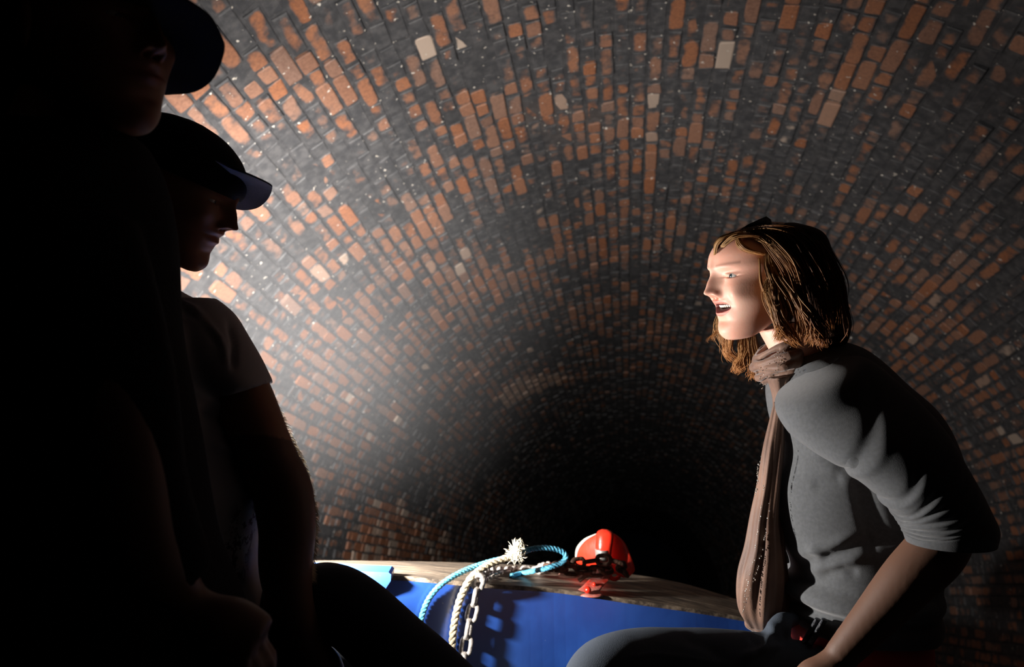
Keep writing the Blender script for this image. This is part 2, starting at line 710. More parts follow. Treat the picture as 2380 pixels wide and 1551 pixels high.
def wood(name='weathered_deck_wood', a=(0.22, 0.17, 0.12), b=(0.055, 0.042, 0.032)):
    k = NT(name)
    pos = k.n('NewGeometry').outputs['Position']
    mp = k.n('Mapping')
    mp.inputs['Rotation'].default_value = (0, 0, math.radians(14))
    mp.inputs['Scale'].default_value = (3.5, 60, 60)
    k.l(pos, mp.inputs['Vector'])
    g = k.noise(mp.outputs[0], 1.0, 6, 0.65)
    k.l(k.mix(k.rng(g, 0.38, 0.62), b, a), k.b.inputs['Base Color'])
    k.b.inputs['Roughness'].default_value = 0.55
    k.bump(g, 0.7, 0.004)
    return k.m


M_BLUE = paint_blue()
M_WOOD = wood()
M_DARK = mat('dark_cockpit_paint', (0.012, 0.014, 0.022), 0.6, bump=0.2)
boat = tag(empty('narrow_boat', P(1300, 1500, 2.0)), 'blue painted canal boat bow with weathered wooden foredeck', 'boat')

near = [(300, 1330, 1.62), (640, 1333, 1.76), (900, 1338, 1.86), (1050, 1350, 1.93), (1150, 1359, 1.98), (1300, 1370, 2.05), (1460, 1394, 2.10), (1600, 1414, 2.15),
        (1720, 1434, 2.20), (1900, 1468, 2.26), (2150, 1520, 2.33)]
far = [(300, 1301, 1.95), (640, 1302, 2.10), (900, 1304, 2.28), (1050, 1307, 2.42), (1180, 1311, 2.50), (1330, 1320, 2.56), (1470, 1335, 2.58), (1590, 1357, 2.55),
       (1720, 1395, 2.48), (1900, 1445, 2.42), (2150, 1512, 2.38)]
NN = 60
nr = np.array([tuple(P(*x)) for x in crom(near, NN)])
fr = np.array([tuple(P(*x)) for x in crom(far, NN)])
DZ = Vector((0, 0, 1))


def strip(a, b, thick, mb=None):
    """a slab between two edge polylines, thickness straight down"""
    mb = mb or MB()
    n = len(a)
    lo = np.array([0, 0, -thick])
    vs = np.stack([a, b, b + lo, a + lo], 1).reshape(-1, 3)
    f = grid_faces(n, 4)
    f += [(3, 2, 1, 0), tuple(4 * (n - 1) + i for i in range(4))]
    return mb.add(vs, f)


cuts = [0.0, 0.30, 0.62, 0.995]
for i in range(3):
    g = 0.004
    a = nr + (fr - nr) * (cuts[i] + g)
    b = nr + (fr - nr) * (cuts[i + 1] - g)
    me = strip(a, b, 0.022).me('deck_plank', M_WOOD, False)
    child('deck_plank', me, boat)
child('deck_beam', strip(nr + (fr - nr) * 0.02 - (0, 0, 0.0225), fr - (0, 0, 0.0225) - (fr - nr) * 0.02, 0.02).me('deck_beam', M_DARK, False), boat)
# blue coaming: inner face of the hull below the deck
inn = (nr - fr)
inn[:, 2] = 0
inn /= np.linalg.norm(inn, axis=1)[:, None]
ca = nr + (0, 0, -0.010) + inn * 0.006
cb = nr + (0, 0, -0.010) - inn * 0.020
child('coaming', strip(ca, cb, 0.185).me('coaming', M_BLUE, False), boat)
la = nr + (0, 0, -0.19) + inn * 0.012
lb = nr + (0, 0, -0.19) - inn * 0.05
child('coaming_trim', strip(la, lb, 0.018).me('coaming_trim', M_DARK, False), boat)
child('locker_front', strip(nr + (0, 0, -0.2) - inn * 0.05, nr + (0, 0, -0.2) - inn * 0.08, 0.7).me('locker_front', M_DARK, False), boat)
# outer hull plate
child('hull_plate', strip(fr + (0, 0, -0.005) + inn * 0.004, fr + (0, 0, -0.005) - inn * 0.02, 1.05).me('hull_plate', M_BLUE, False), boat)
# cockpit floor and side benches (below the picture)
fl = MB().box((-0.05, 1.0, 0.62), (0.95, 1.0, 0.02))
child('cockpit_floor', fl.me('cockpit_floor', M_DARK, False), boat)
b1 = MB().box((-0.72, 0.95, 0.83), (0.28, 0.75, 0.19))
child('side_bench', b1.me('side_bench', M_DARK, False), boat)
b1 = MB().box((0.86, 1.25, 1.00), (0.36, 0.55, 0.20))
child('side_bench', b1.me('side_bench', M_DARK, False), boat)


def coam(u, v, gap):
    """point in front of the vertical coaming, gap metres clear of it, as seen at pixel (u, v)"""
    d = (P(u, v, 1.0) - CAM)
    best = None
    a = ca
    for i in range(len(a) - 1):
        p0, p1 = a[i][:2] + inn[i][:2] * gap, a[i + 1][:2] + inn[i + 1][:2] * gap
        e = p1 - p0
        den = d.x * e[1] - d.y * e[0]
        if abs(den) < 1e-9:
            continue
        t = (p0[0] * e[1] - p0[1] * e[0]) / den
        k = (p0[0] * d.y - p0[1] * d.x) / den
        if -0.001 <= k <= 1.001 and t > 0:
            best = CAM + d * t
    return best


_du, _dv, _dd = project((nr[:, None, :] + (fr - nr)[:, None, :] * np.linspace(0, 1, 24)[None, :, None]).reshape(-1, 3))
_dw = (nr[:, None, :] + (fr - nr)[:, None, :] * np.linspace(0, 1, 24)[None, :, None]).reshape(-1, 3)


def deckpt(u, v, lift):
    k = np.argmin((_du - u) ** 2 + (_dv - v) ** 2)
    return P(u, v, _dd[k]) + Vector((0, 0, lift)) if lift == 0 else P(u, v, _dd[k] - lift * 2.2)


# blue painted timber on the left of the coaming
face = [(690, 1322), (903, 1331), (909, 1336), (908, 1351), (884, 1388), (690, 1372)]
bb = MB()
f0 = [P(u, v, 1.825) for u, v in face]
f1 = [p + FWD * 0.05 for p in f0]
nf = len(face)
bb.add(f0 + f1, [tuple(range(nf))[::-1], tuple(range(nf, 2 * nf))] + [(i, (i + 1) % nf, nf + (i + 1) % nf, nf + i) for i in range(nf)])
child('hatch_runner', bb.me('hatch_runner', M_BLUE, False), boat)

# ------------------------------------------------------------------ red mooring fitting
def red_paint():
    k = NT('chipped_red_paint')
    pos = k.n('NewGeometry').outputs['Position']
    c = k.mix(k.rng(k.noise(pos, 25, 4), 0.4, 0.7), (0.62, 0.022, 0.008), (0.50, 0.03, 0.014))
    ch = k.rng(k.noise(pos, 75, 4, 0.65), 0.66, 0.70)
    k.l(k.mix(ch, c, (0.50, 0.30, 0.24)), k.b.inputs['Base Color'])
    k.b.inputs['Roughness'].default_value = 0.30
    k.bump(k.noise(pos, 60, 4), 0.15, 0.004)
    return k.m


M_RED = red_paint()
M_PINK = mat('worn_red_post', (0.45, 0.20, 0.16), 0.35, bump=0.3, bscale=50, var=0.5, vscale=30, var_col=(0.5, 0.03, 0.015))
M_STEEL = mat('bare_steel', (0.55, 0.53, 0.50), 0.35, metal=0.7, bump=0.2)
M_GREY = mat('grey_edge_paint', (0.35, 0.32, 0.28), 0.5)
DS = 2.26
stud = tag(empty('mooring_post', P(1368, 1388, DS)), 'bright red mooring post with domed plate and central rib on wooden foredeck', 'mooring post')
outl = [(1337, 1300), (1343, 1276), (1360, 1256), (1388, 1241), (1410, 1237), (1432, 1243), (1452, 1262), (1464, 1288), (1473, 1312), (1475, 1328), (1462, 1337), (1430, 1330), (1380, 1318), (1345, 1312)]
oc = np.array([(1408, 1300)])
pl = MB()
oo = crom(outl + [outl[0]], 57)[:-1]
no = len(oo)
vs = []
for (s, dd) in ((0.0, -0.010), (0.35, -0.0095), (0.65, -0.007), (0.93, -0.001), (1.0, 0.004), (1.0, 0.022), (0.9, 0.024), (0.0, 0.024)):
    for (u, v) in oo:
        q = oc[0] + (np.array([u, v]) - oc[0]) * max(s, 0.01)
        vs.append(P(q[0], q[1], DS + 0.055 + dd - (q[0] - 1408) / F * DS * 0.55))
pl.add(vs, grid_faces(8, no))
child('domed_plate', pl.me('domed_plate', M_RED), stud)
ge = MB()
vs = []
edge = [(1338, 1302), (1343, 1276), (1360, 1255), (1386, 1241)]
ge.tube([P(u, v, DS + 0.055 - (u - 1408) / F * DS * 0.55) for u, v in edge], [0.002, 0.005, 0.004, 0.001], 8, 20)
o = child('plate_edge', ge.me('plate_edge', M_GREY), stud)
o['label'] = 'bare grey edge of the red plate'
rb = MB()
rb.loft([(1398, 1231, 1412, 1231, DS + 0.0, 0.006), (1388, 1238, 1424, 1238, DS + 0.0, 0.018), (1385, 1255, 1425, 1255, DS - 0.005, 0.022), (1384, 1275, 1422, 1275, DS - 0.01, 0.022),
         (1386, 1300, 1420, 1300, DS - 0.01, 0.020), (1384, 1325, 1420, 1325, DS - 0.005, 0.020)], 30, 24, 2.4)
child('centre_rib', rb.me('centre_rib', M_RED), stud)
rg = MB()
rg.loft([(1384, 1276, 1412, 1278, DS - 0.02, 0.017), (1383, 1278, 1414, 1280, DS - 0.02, 0.020), (1385, 1298, 1412, 1300, DS - 0.02, 0.020), (1388, 1302, 1410, 1303, DS - 0.02, 0.016)], 12, 24)
o = child('collar_ring', rg.me('collar_ring', M_STEEL), stud)
o['label'] = 'bare metal ring'
ps = MB()
ps.loft([(1392, 1310, 1424, 1316, DS - .02, 0.02), (1382, 1338, 1418, 1342, DS - 0.07, 0.021), (1368, 1350, 1407, 1356, DS - 0.12, 0.022), (1352, 1366, 1395, 1372, DS - 0.155, 0.024),
         (1340, 1375, 1399, 1378, DS - 0.17, 0.028), (1336, 1379, 1403, 1382, DS - 0.172, 0.030)], 30, 24)
child('post', ps.me('post', M_PINK), stud)
child('bolt', MB().ball(P(1366, 1372, DS - 0.195), 0.009, 14, 8).me('bolt', M_RED), stud)
child('bolt', MB().ball(P(1381, 1359, DS - 0.150), 0.006, 10, 6).me('bolt', M_RED), stud)
lg = MB()
for (u, v, r) in ((1452, 1328, 0.016), (1428, 1338, 0.013)):
    th = np.linspace(0, 2 * math.pi, 21)
    lg.tube([P(u, v, DS + 0.02) + RGT * (math.cos(a) * r) + UPV * (math.sin(a) * r * 0.8) for a in th], 0.006, 8, None, False)
child('lug', lg.me('lug', M_RED), stud)
lp = MB()
lp.tube([P(1300, 1338, 2.24), P(1330, 1340, 2.22), P(1352, 1334, 2.22), P(1372, 1326, 2.22), P(1392, 1325, 2.23)], 0.006, 8, 24)
lp.tube([P(1345, 1350, 2.2), P(1362, 1338, 2.2), P(1384, 1334, 2.22)], 0.007, 8, 14)
child('lashing', lp.me('lashing', mat('pinkish_lashing', (0.34, 0.16, 0.12), 0.6)), stud)

# ------------------------------------------------------------------ chain
M_CHAIN = mat('grey_chain_steel', (0.50, 0.46, 0.42), 0.4, metal=0.25, bump=0.3, bscale=120, var=0.5, vscale=50)
M_RUST = mat('rusty_chain_steel', (0.10, 0.045, 0.025), 0.75, metal=0.2, bump=0.5, bscale=120, var=0.6, vscale=60)


def link_mesh(name, m, L=0.050, Wd=0.034, r=0.0058):
    th = np.linspace(0, 2 * math.pi, 25)
    a, b = (L - 2 * r) / 2 - (Wd / 2 - r), Wd / 2 - r
    pts = []
    for t in th:
        pts.append((math.cos(t) * b + math.copysign(a, math.cos(t)) if abs(math.cos(t)) > 1e-6 else 0, math.sin(t) * b, 0))
    mb = MB()
    mb.tube(pts[:-1] + [pts[0]], r, 8, None, False)
    return mb.me(name, m)


LM = link_mesh('link', M_CHAIN)
LR = link_mesh('link', M_RUST)
cpath = crom([tuple(x) for x in [P(1450, 1330, 2.22), P(1436, 1308, 2.17), P(1404, 1302, 2.165), P(1372, 1305, 2.18), P(1330, 1312, 2.16), P(1285, 1317, 2.11)] +
              [deckpt(1240, 1326, .012), deckpt(1190, 1330, .012), deckpt(1145, 1334, .012), P(1120, 1342, 1.945)] +
              [coam(u, v, g) for u, v, g in ((1110, 1362, .022), (1103, 1400, .020), (1092, 1450, .020), (1083, 1505, .020), (1076, 1560, .020), (1072, 1620, .020))]], 400)
cl = np.concatenate([[0], np.cumsum(np.linalg.norm(np.diff(cpath, axis=0), axis=1))])
chain = tag(empty('mooring_chain', Vector(cpath[200])), 'steel mooring chain from red post over deck edge, hanging down the blue side', 'chain')
s, i = 0.0, 0
while s < cl[-1]:
    c = Vector([np.interp(s, cl, cpath[:, k]) for k in range(3)])
    c2 = Vector([np.interp(min(s + 0.01, cl[-1]), cl, cpath[:, k]) for k in range(3)])
    t = (c2 - c).normalized() if (c2 - c).length > 1e-6 else Vector((0, 0, -1))
    ref = FWD if abs(t.dot(FWD)) < 0.9 else UPV
    side = t.cross(ref).normalized()
    up = t.cross(side).normalized()
    an = (0.35 if i % 2 else 1.75) + random.uniform(-0.2, 0.2)
    y = side * math.cos(an) + up * math.sin(an)
    z = t.cross(y)
    M = Matrix((t, y, z)).transposed().to_4x4()
    M.translation = c
    rust = s < 0.36
    o = bpy.data.objects.new('link', LR if rust else LM)
    COL.objects.link(o)
    o.parent = chain
    o.matrix_parent_inverse = Matrix.Translation(-Vector(chain.location))
    o.matrix_basis = M
    if rust:
        o['label'] = 'rusty brown link'
    s += 0.0365
    i += 1
# second turn of rusty chain round the post
rp = crom([tuple(P(*x)) for x in ((1300, 1322, 2.17), (1345, 1326, 2.17), (1392, 1328, 2.17), (1425, 1322, 2.20))], 40)
for k in range(0, 40, 8):
    t = Vector(rp[min(k + 1, 39)] - rp[k if k < 39 else 38]).normalized()
    y = (FWD * (0.3 if (k // 8) % 2 else 1) + UPV * (1 if (k // 8) % 2 else 0.3))
    y = (y - t * y.dot(t)).normalized()
    M = Matrix((t, y, t.cross(y))).transposed().to_4x4()
    M.translation = Vector(rp[k])
    o = bpy.data.objects.new('link', LR)
    COL.objects.link(o)
    o.parent = chain
    o.matrix_parent_inverse = Matrix.Translation(-Vector(chain.location))
    o.matrix_basis = M
    o['label'] = 'rusty brown link'


# ------------------------------------------------------------------ ropes
def rope_mesh(name, pts, R, m, pitch_=0.032, n=240):
    p = crom([tuple(x) for x in pts], n)
    ln = np.concatenate([[0], np.cumsum(np.linalg.norm(np.diff(p, axis=0), axis=1))])
    t = np.gradient(p, axis=0)
    t /= np.linalg.norm(t, axis=1)[:, None]
    nrm = np.cross(t[0], [0.1, 0.2, 1.0])
    fr_ = []
    for i in range(n):
        nrm = nrm - t[i] * (nrm @ t[i])
        nrm /= np.linalg.norm(nrm)
        fr_.append((nrm.copy(), np.cross(t[i], nrm)))
    mb = MB()
    for s_ in range(3):
        q = []
        for i in range(n):
            a = 2 * math.pi * (ln[i] / pitch_ + s_ / 3)
            q.append(p[i] + (fr_[i][0] * math.cos(a) + fr_[i][1] * math.sin(a)) * R * 0.52)
        mb.tube(q, R * 0.56, 7)
    return mb.me(name, m)


M_ROPEB = mat('blue_polypropylene_rope', (0.10, 0.42, 0.62), 0.45, bump=0.5, bscale=250, var=0.4, vscale=40)
M_ROPEC = mat('cream_rope', (0.52, 0.44, 0.30), 0.7, bump=0.6, bscale=250, var=0.4, vscale=30)
DD = 1.86
blue_pts = [coam(965, 1530, .014), coam(972, 1475, .014), coam(983, 1425, .014), coam(1000, 1388, .016), coam(1030, 1356, .02), P(1078, 1328, 1.94), P(1130, 1309, 1.98), P(1172, 1298, 2.0),
            P(1205, 1288, 2.01), P(1240, 1276, 2.03), P(1280, 1275, 2.05), P(1307, 1283, 2.06), P(1315, 1296, 2.06), P(1301, 1311, 2.06), P(1262, 1323, 2.06), deckpt(1215, 1333, .010), deckpt(1188, 1340, .008)]
r1 = link('blue_rope', rope_mesh('blue_rope', blue_pts, 0.0068, M_ROPEB, 0.030, 420))
tag(r1, 'light blue twisted rope looped on the deck and hanging over the blue side', 'rope')
crm = [coam(1050, 1570, .016), coam(1051, 1510, .016), coam(1054, 1465, .016), coam(1062, 1420, .016), coam(1074, 1382, .018), P(1094, 1345, 1.925), P(1126, 1319, 1.955), P(1160, 1304, 1.985), P(1188, 1293, 2.0), P(1203, 1285, 2.0)]
cr = tag(empty('cream_rope', crm[4]), 'thick cream rope with frayed knotted end, hanging beside the chain', 'rope')
child('rope', rope_mesh('rope', crm, 0.0086, M_ROPEC, 0.042, 260), cr)
kn = MB()
kc = P(1200, 1287, 2.0)
for i in range(26):
    a = Vector([random.gauss(0, 1) for _ in range(3)]).normalized()
    b = a.cross(Vector([random.gauss(0, 1) for _ in range(3)])).normalized()
    r = random.uniform(0.008, 0.015)
    kn.tube([kc + (a * math.cos(t) + b * math.sin(t)) * r * Vector((1, 1, 1)).length / 1.732 for t in np.linspace(0, 3.5, 10)], 0.0022, 5)
child('knot', kn.me('knot', mat('frayed_white_fibre', (0.75, 0.70, 0.55), 0.8)), cr)
fy = MB()
for i in range(190):
    up = i % 3 == 0
    a = Vector([random.gauss(0, 1) for _ in range(3)]).normalized()
    if up:
        a = (UPV * 1.6 + RGT * random.uniform(-0.1, 0.6) + a * 0.35).normalized()
    L = random.uniform(0.014, 0.026) * (1.15 if up else 0.9)
    b = Vector([random.gauss(0, 1) for _ in range(3)]) * 0.005
    p0 = kc + a * 0.006 + Vector([random.gauss(0, 0.004) for _ in range(3)])
    fy.tube([p0, p0 + a * L * 0.5 + b, p0 + a * L], [0.0011, 0.0009, 0.0003], 4)
tag(child('frayed_end', fy.me('frayed_end', bpy.data.materials['frayed_white_fibre']), cr), 'white frayed rope fibres', kind='stuff')

# ------------------------------------------------------------------ headlamp hidden behind the seated man
M_LENS = bpy.data.materials.new('lit_lamp_lens')
M_LENS.use_nodes = True
bs = M_LENS.node_tree.nodes['Principled BSDF']
bs.inputs['Emission Color'].default_value = (0.85, 0.92, 1.0, 1)
bs.inputs['Emission Strength'].default_value = 6.0
lampo = tag(empty('tunnel_lamp', LAMP + FWD * 0.0 + Vector((0, 0, -0.3))), 'round tunnel headlamp shining up at the vault, hidden behind the man in the cap', 'lamp')
aim = (BEAM - LAMP).normalized()
lb_ = LAMP - aim * 0.03
sd = aim.cross(Vector((0, 0, 1))).normalized()
mb = MB()
mb.tube([lb_ - aim * 0.085, lb_ - aim * 0.08, lb_ - aim * 0.05, lb_ - aim * 0.02, lb_ - aim * 0.012], [0.006, 0.015, 0.028, 0.036, 0.037], 28)
child('housing', mb.me('housing', M_STEEL), lampo)
mb = MB()
mb.tube([lb_ - aim * 0.012, lb_ - aim * 0.006, lb_ - aim * 0.002], [0.033, 0.030, 0.01], 28)
child('lens', mb.me('lens', M_LENS), lampo)
mb = MB()
mb.tube([lb_ - aim * 0.05, lb_ - aim * 0.08 + Vector((0, 0, -0.06)), lb_ - aim * 0.08 + Vector((0, 0, -0.30))], 0.010, 10)
child('bracket', mb.me('bracket', M_STEEL), lampo)

# ------------------------------------------------------------------ people: heads
def gauss(x, s):
    return np.exp(-(x / s) ** 2)


def head_points(lv, feats, nth=220, nz=200, S=1.0):
    """lv rows: z, front, back, half width, x of the widest point. Returns (nz*nth, 3) in head space (x forward, y left, z up) and colour masks"""
    lv = np.asarray(lv, float)
    t = (1 - np.cos(np.linspace(0, math.pi, nz))) / 2
    z0, z1 = lv[0, 0], lv[-1, 0]
    zz = z0 + (z1 - z0) * (0.35 * t + 0.65 * np.linspace(0, 1, nz))
    q = crom(lv, 400)
    q = q[np.argsort(q[:, 0])]
    fr_, bk, wd, xw = (np.interp(zz, q[:, 0], q[:, i]) for i in (1, 2, 3, 4))
    u = np.linspace(0, 2 * math.pi, nth, endpoint=False)
    th = u - 0.62 * np.sin(u)           # denser towards the face
    c, s = np.cos(th), np.sin(th)
    ZZ = np.repeat(zz[:, None], nth, 1)
    front = c[None, :] > 0
    pw = 0.92
    cf = np.sign(c) * np.abs(c) ** pw
    X = np.where(front, xw[:, None] + (fr_ - xw)[:, None] * cf[None], xw[:, None] + (xw - bk)[:, None] * c[None])
    Y = wd[:, None] * (np.sign(s) * np.abs(s) ** 0.95)[None]
    p = np.stack([X, Y, ZZ], -1).reshape(-1, 3)
    isf = np.clip((p[:, 0] - 0.0) / 0.03, 0, 1)
    for (cy, cz, sy, sz, dx, dy, dz, sym) in feats:
        for sg in ((1, -1) if sym else (1,)):
            w = gauss(p[:, 1] - sg * cy, sy) * gauss(p[:, 2] - cz, sz) * isf
            p = p + w[:, None] * np.array([dx, sg * dy, dz])
    return p * S, grid_faces(nz, nth) + [tuple(reversed(range(nth))), tuple(range((nz - 1) * nth, nz * nth))]


FEM = [(0.000, .066, .040, .006, .054), (0.003, .076, .028, .022, .048), (.012, .0825, .010, .034, .038), (.025, .0845, -.012, .044, .026), (.045, .0835, -.034, .053, .012),
       (.062, .086, -.048, .059, .002), (.078, .087, -.058, .063, -.002), (.095, .086, -.070, .067, -.004), (.115, .083, -.086, .071, -.006), (.132, .0875, -.096, .073, -.008),
       (.152, .083, -.099, .073, -.010), (.170, .068, -.092, .067, -.012), (.184, .046, -.074, .054, -.014), (.193, .022, -.052, .036, -.015), (.198, -.004, -.028, .010, -.015)]
# cy, cz, sy, sz, dx, dy, dz, mirrored
FACE = [
    (0, .124, .008, .014, .006, 0, 0, False),        # bridge
    (0, .109, .0085, .011, .010, 0, 0, False),
    (0, .098, .0095, .010, .012, 0, 0, False),
    (0, .0885, .0105, .0075, .017, 0, -.002, False), # tip
    (.0125, .0835, .0055, .0065, .008, .001, 0, True),   # alae
    (.0065, .0785, .0035, .003, -.007, 0, .002, True),   # nostrils
    (.031, .121, .014, .0050, -.0035, 0, 0, True),     # under the brow
    (.031, .1130, .0125, .0080, .0015, 0, 0, True),     # lids
    (.031, .1128, .0110, .0019, -.0080, 0, 0, True),    # opening
    (.019, .110, .006, .009, -.004, 0, 0, True),        # inner corner
    (.028, .131, .022, .007, .0018, 0, 0, True),     # brow
    (.044, .093, .016, .015, .0045, .002, 0, True),     # cheeks
    (0, .0715, .018, .0042, .0050, 0, 0, False),      # upper lip
    (0, .018, .017, .011, .0035, 0, 0, False),       # chin
    (0, .036, .020, .006, -.0045, 0, 0, False),      # fold under the lip
]
SMILE = FACE + [
    (0, .0600, .0170, .0040, -.015, 0, 0, False),    # open mouth
    (.016, .0620, .0070, .0036, -.010, 0, 0, True),
    (0, .0495, .015, .0042, .0050, 0, .000, False),   # lower lip
    (.031, .072, .0050, .014, -.0020, 0, 0, True),     # smile fold
    (.041, .078, .013, .014, .0055, .003, 0, True),
]
CLOSED = FACE + [
    (0, .0635, .026, .0016, -.0028, 0, 0, False),
    (0, .0565, .016, .0045, .0050, 0, 0, False),
]


def head_matrix(center, forward, up):
    f = Vector(forward).normalized()
    u = Vector(up)
    u = (u - f * u.dot(f)).normalized()
    l = u.cross(f)
    M = Matrix((f, l, u)).transposed().to_4x4()
    M.translation = center
    return M


def xf(M, p):
    a = np.array(M)
    return p @ a[:3, :3].T + a[:3, 3]


def skin_material(name, base, lip=None):
    k = NT(name)
    tc = k.n('TexCoord').outputs['Object']
    c = k.mix(k.rng(k.noise(tc, 14, 4), 0.35, 0.65), base, tuple(x * y for x, y in zip(base, (0.95, 0.80, 0.76))))
    if lip is not None:
        a = k.n('Attribute', attribute_name='lips')
        sp = k.n('SeparateXYZ')
        k.l(a.outputs['Vector'], sp.inputs[0])
        c = k.mix(sp.outputs[0], c, lip)
        c = k.mix(sp.outputs[1], c, (0.10, 0.012, 0.010))
        c = k.mix(sp.outputs[2], c, (0.125, 0.060, 0.036))  # eyebrows, and the shade painted on the forearms
    k.l(c, k.b.inputs['Base Color'])
    k.b.inputs['Roughness'].default_value = 0.55
    k.b.inputs['Subsurface Weight'].default_value = 0.25
    k.b.inputs['Subsurface Radius'].default_value = (0.010, 0.0035, 0.0018)
    k.b.inputs['Subsurface Scale'].default_value = 1.0
    k.bump(k.noise(tc, 320, 3), 0.10, 0.0012)
    return k.m


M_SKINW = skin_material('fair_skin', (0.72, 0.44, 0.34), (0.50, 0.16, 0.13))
M_SKINM = skin_material('tanned_skin', (0.34, 0.17, 0.10), (0.32, 0.12, 0.09))
M_EYE = mat('eye_white', (0.50, 0.47, 0.44), 0.2)
M_IRIS = mat('iris', (0.035, 0.055, 0.065), 0.1)
M_PUPIL = mat('pupil', (0.005, 0.005, 0.005), 0.1)
M_TEETH = mat('teeth', (0.78, 0.72, 0.62), 0.25, sss=0.1)


def lips_attr(me, p, nrest, smile):
    """colour masks over the head vertices (head-space p), only painted forearm shade for the nrest other vertices"""
    y, z, x = p[:, 1], p[:, 2], p[:, 0]
    f = (x > 0.03)
    if smile:
        w = np.sqrt(np.clip(1 - (y / 0.027) ** 2, 0, 1))
        lip = ((z > .0600 - .0155 * w) & (z < .0600 + .0150 * w) & (w > 0.02)) * f
        cav = ((z > .0590 - .0080 * w) & (z < .0600 + .0072 * w) & (w > 0.1)) * f * 1.0
    else:
        w = np.sqrt(np.clip(1 - (y / 0.026) ** 2, 0, 1))
        lip = ((z > .0635 - .012 * w) & (z < .0635 + .011 * w)) * f * 1.0
        cav = 0 * z
    by = np.abs(y)
    brow = gauss(z - (.1335 + .10 * (by - .018) - 1.9 * np.clip(by - .018, 0, 1) ** 2), .0024) * ((by > .012) & (by < .052)) * f * 0.45
    a = np.stack([lip * 0.75, cav, brow], -1)
    rest_ = np.zeros((nrest, 3))
    vv_ = np.zeros(len(me.vertices) * 3)
    me.vertices.foreach_get('co', vv_)
    rest_[:, 2] = np.where(vv_.reshape(-1, 3)[-nrest:, 2] < 1.72, 1.0, 0)      # forearm shade painted into the skin colour
    a = np.vstack([a, rest_])
    at = me.attributes.new('lips', 'FLOAT_VECTOR', 'POINT')
    at.data.foreach_set('vector', a.astype(np.float32).ravel())


def lid(M, c, r, a0, a1, yaw_, sg, n=16, m=22):
    """eyelid: patch of a sphere between elevations a0..a1"""
    vs = []
    for i in range(n):
        e = a0 + (a1 - a0) * i / (n - 1)
        for j in range(m):
            a = -1.35 + 2.7 * j / (m - 1)
            # the slit narrows towards both corners
            lift = (abs(a) / 1.35) ** 2 * (0.30 if a0 > 0 else -0.28)
            ee = e - lift * (1 - i / (n - 1))
            vs.append((c[0] + r * math.cos(ee) * math.cos(a + yaw_), c[1] + r * math.cos(ee) * math.sin(a + yaw_), c[2] + r * math.sin(ee)))
    return xf(M, np.array(vs)), grid_faces(n, m, False)


def make_eyes(root, M, look=(0, 0), S=1.0):
    for sg in (1, -1):
        c = np.array([0.0625, sg * 0.0305, 0.1135])
        cw = M @ Vector(c)
        eb = MB().ball(cw, 0.0120 * S, 24, 16)
        child('eye', eb.me('eye', M_EYE), root)
        d = Vector((math.cos(look[0]) * math.cos(look[1]), math.sin(look[0]) * math.cos(look[1]), math.sin(look[1])))
        dw = (M.to_3x3() @ d).normalized()
        rot = dw.to_track_quat('Z', 'Y').to_matrix()
        ir = MB().ball(cw + dw * 0.0090 * S, (0.0056 * S, 0.0056 * S, 0.0034 * S), 20, 8, rot)
        pp = MB().ball(cw + dw * 0.0104 * S, (0.0026 * S, 0.0026 * S, 0.0025 * S), 14, 6, rot)
        child('iris', ir.me('iris', M_IRIS), root)
        child('pupil', pp.me('pupil', M_PUPIL), root)


def finger_chain(mb, base, d, bend, lens, r0, axis):
    d = Vector(d).normalized()
    p = Vector(base)
    pts, rr = [p.copy()], [r0]
    for i, L in enumerate(lens):
        d = (Matrix.Rotation(bend[i], 3, axis) @ d).normalized()
        pts.append(p + d * L * 0.5)
        p = p + d * L
        pts.append(p.copy())
        rr += [r0 * (1 - 0.08 * i) * 0.94, r0 * (1 - 0.10 * (i + 1))]
    pts.append(p + d * r0 * 0.6)
    rr.append(r0 * 0.4)
    mb.tube(pts, rr, 10)
    return p


def hand(mb, wrist, direction, palm_n, side, curl=0.5, s=1.0, spread=0.06):
    """palm, four separate unequal fingers and a thumb leaving the side of the palm"""
    f = Vector(direction).normalized()
    n = Vector(palm_n)
    n = (n - f * n.dot(f)).normalized()
    l = n.cross(f) * side
    w = Vector(wrist)
    mb.tube([w - f * .02 * s, w + f * .02 * s, w + f * .05 * s, w + f * .088 * s], [.026 * s, .030 * s, .038 * s, .034 * s], 16, 12, True, 1.0)
    axis = (f.cross(n)).normalized()
    for k, (off, L, r) in enumerate(((.028, .072, .0088), (.0095, .080, .0092), (-.0095, .074, .0088), (-.027, .058, .0078))):
        b = w + f * (.078 - abs(k - 1) * .004) * s + l * off * s
        d = (f + l * off * spread * 20).normalized()
        c = curl * (1 + 0.12 * k)
        finger_chain(mb, b, d, (-c * .7, -c, -c * .7), (L * .45 * s, L * .32 * s, L * .25 * s), r * s, axis)
    b = w + f * .022 * s + l * .026 * s
    d = (f * .7 + l * .75 + n * -.35).normalized()
    finger_chain(mb, b, d, (-.15, -.25, -.2), (.034 * s, .030 * s, .024 * s), .0105 * s, axis)


# ================================================================== the woman
DW = 1.60
woman = tag(empty('person', P(1950, 1560, DW)), 'seated woman with wavy red blond hair, grey sweater and brown scarf, looking up', 'person')
# head: origin is the chin, forward to the photo's left, a little towards the camera
fw = (-RGT * 1.0 - FWD * 0.24 + UPV * -0.15).normalized()
hc = P(1780, 778, DW)
up_ = (UPV * 1.0 + RGT * 0.12)
SW = 1.10
MW = head_matrix(hc, fw, up_) @ Matrix.Scale(SW, 4)
hp, hf = head_points(FEM, SMILE, 260, 340)
ww = hp.copy()
body = MB()
body.add(xf(MW, hp), hf)
nh = len(hp)
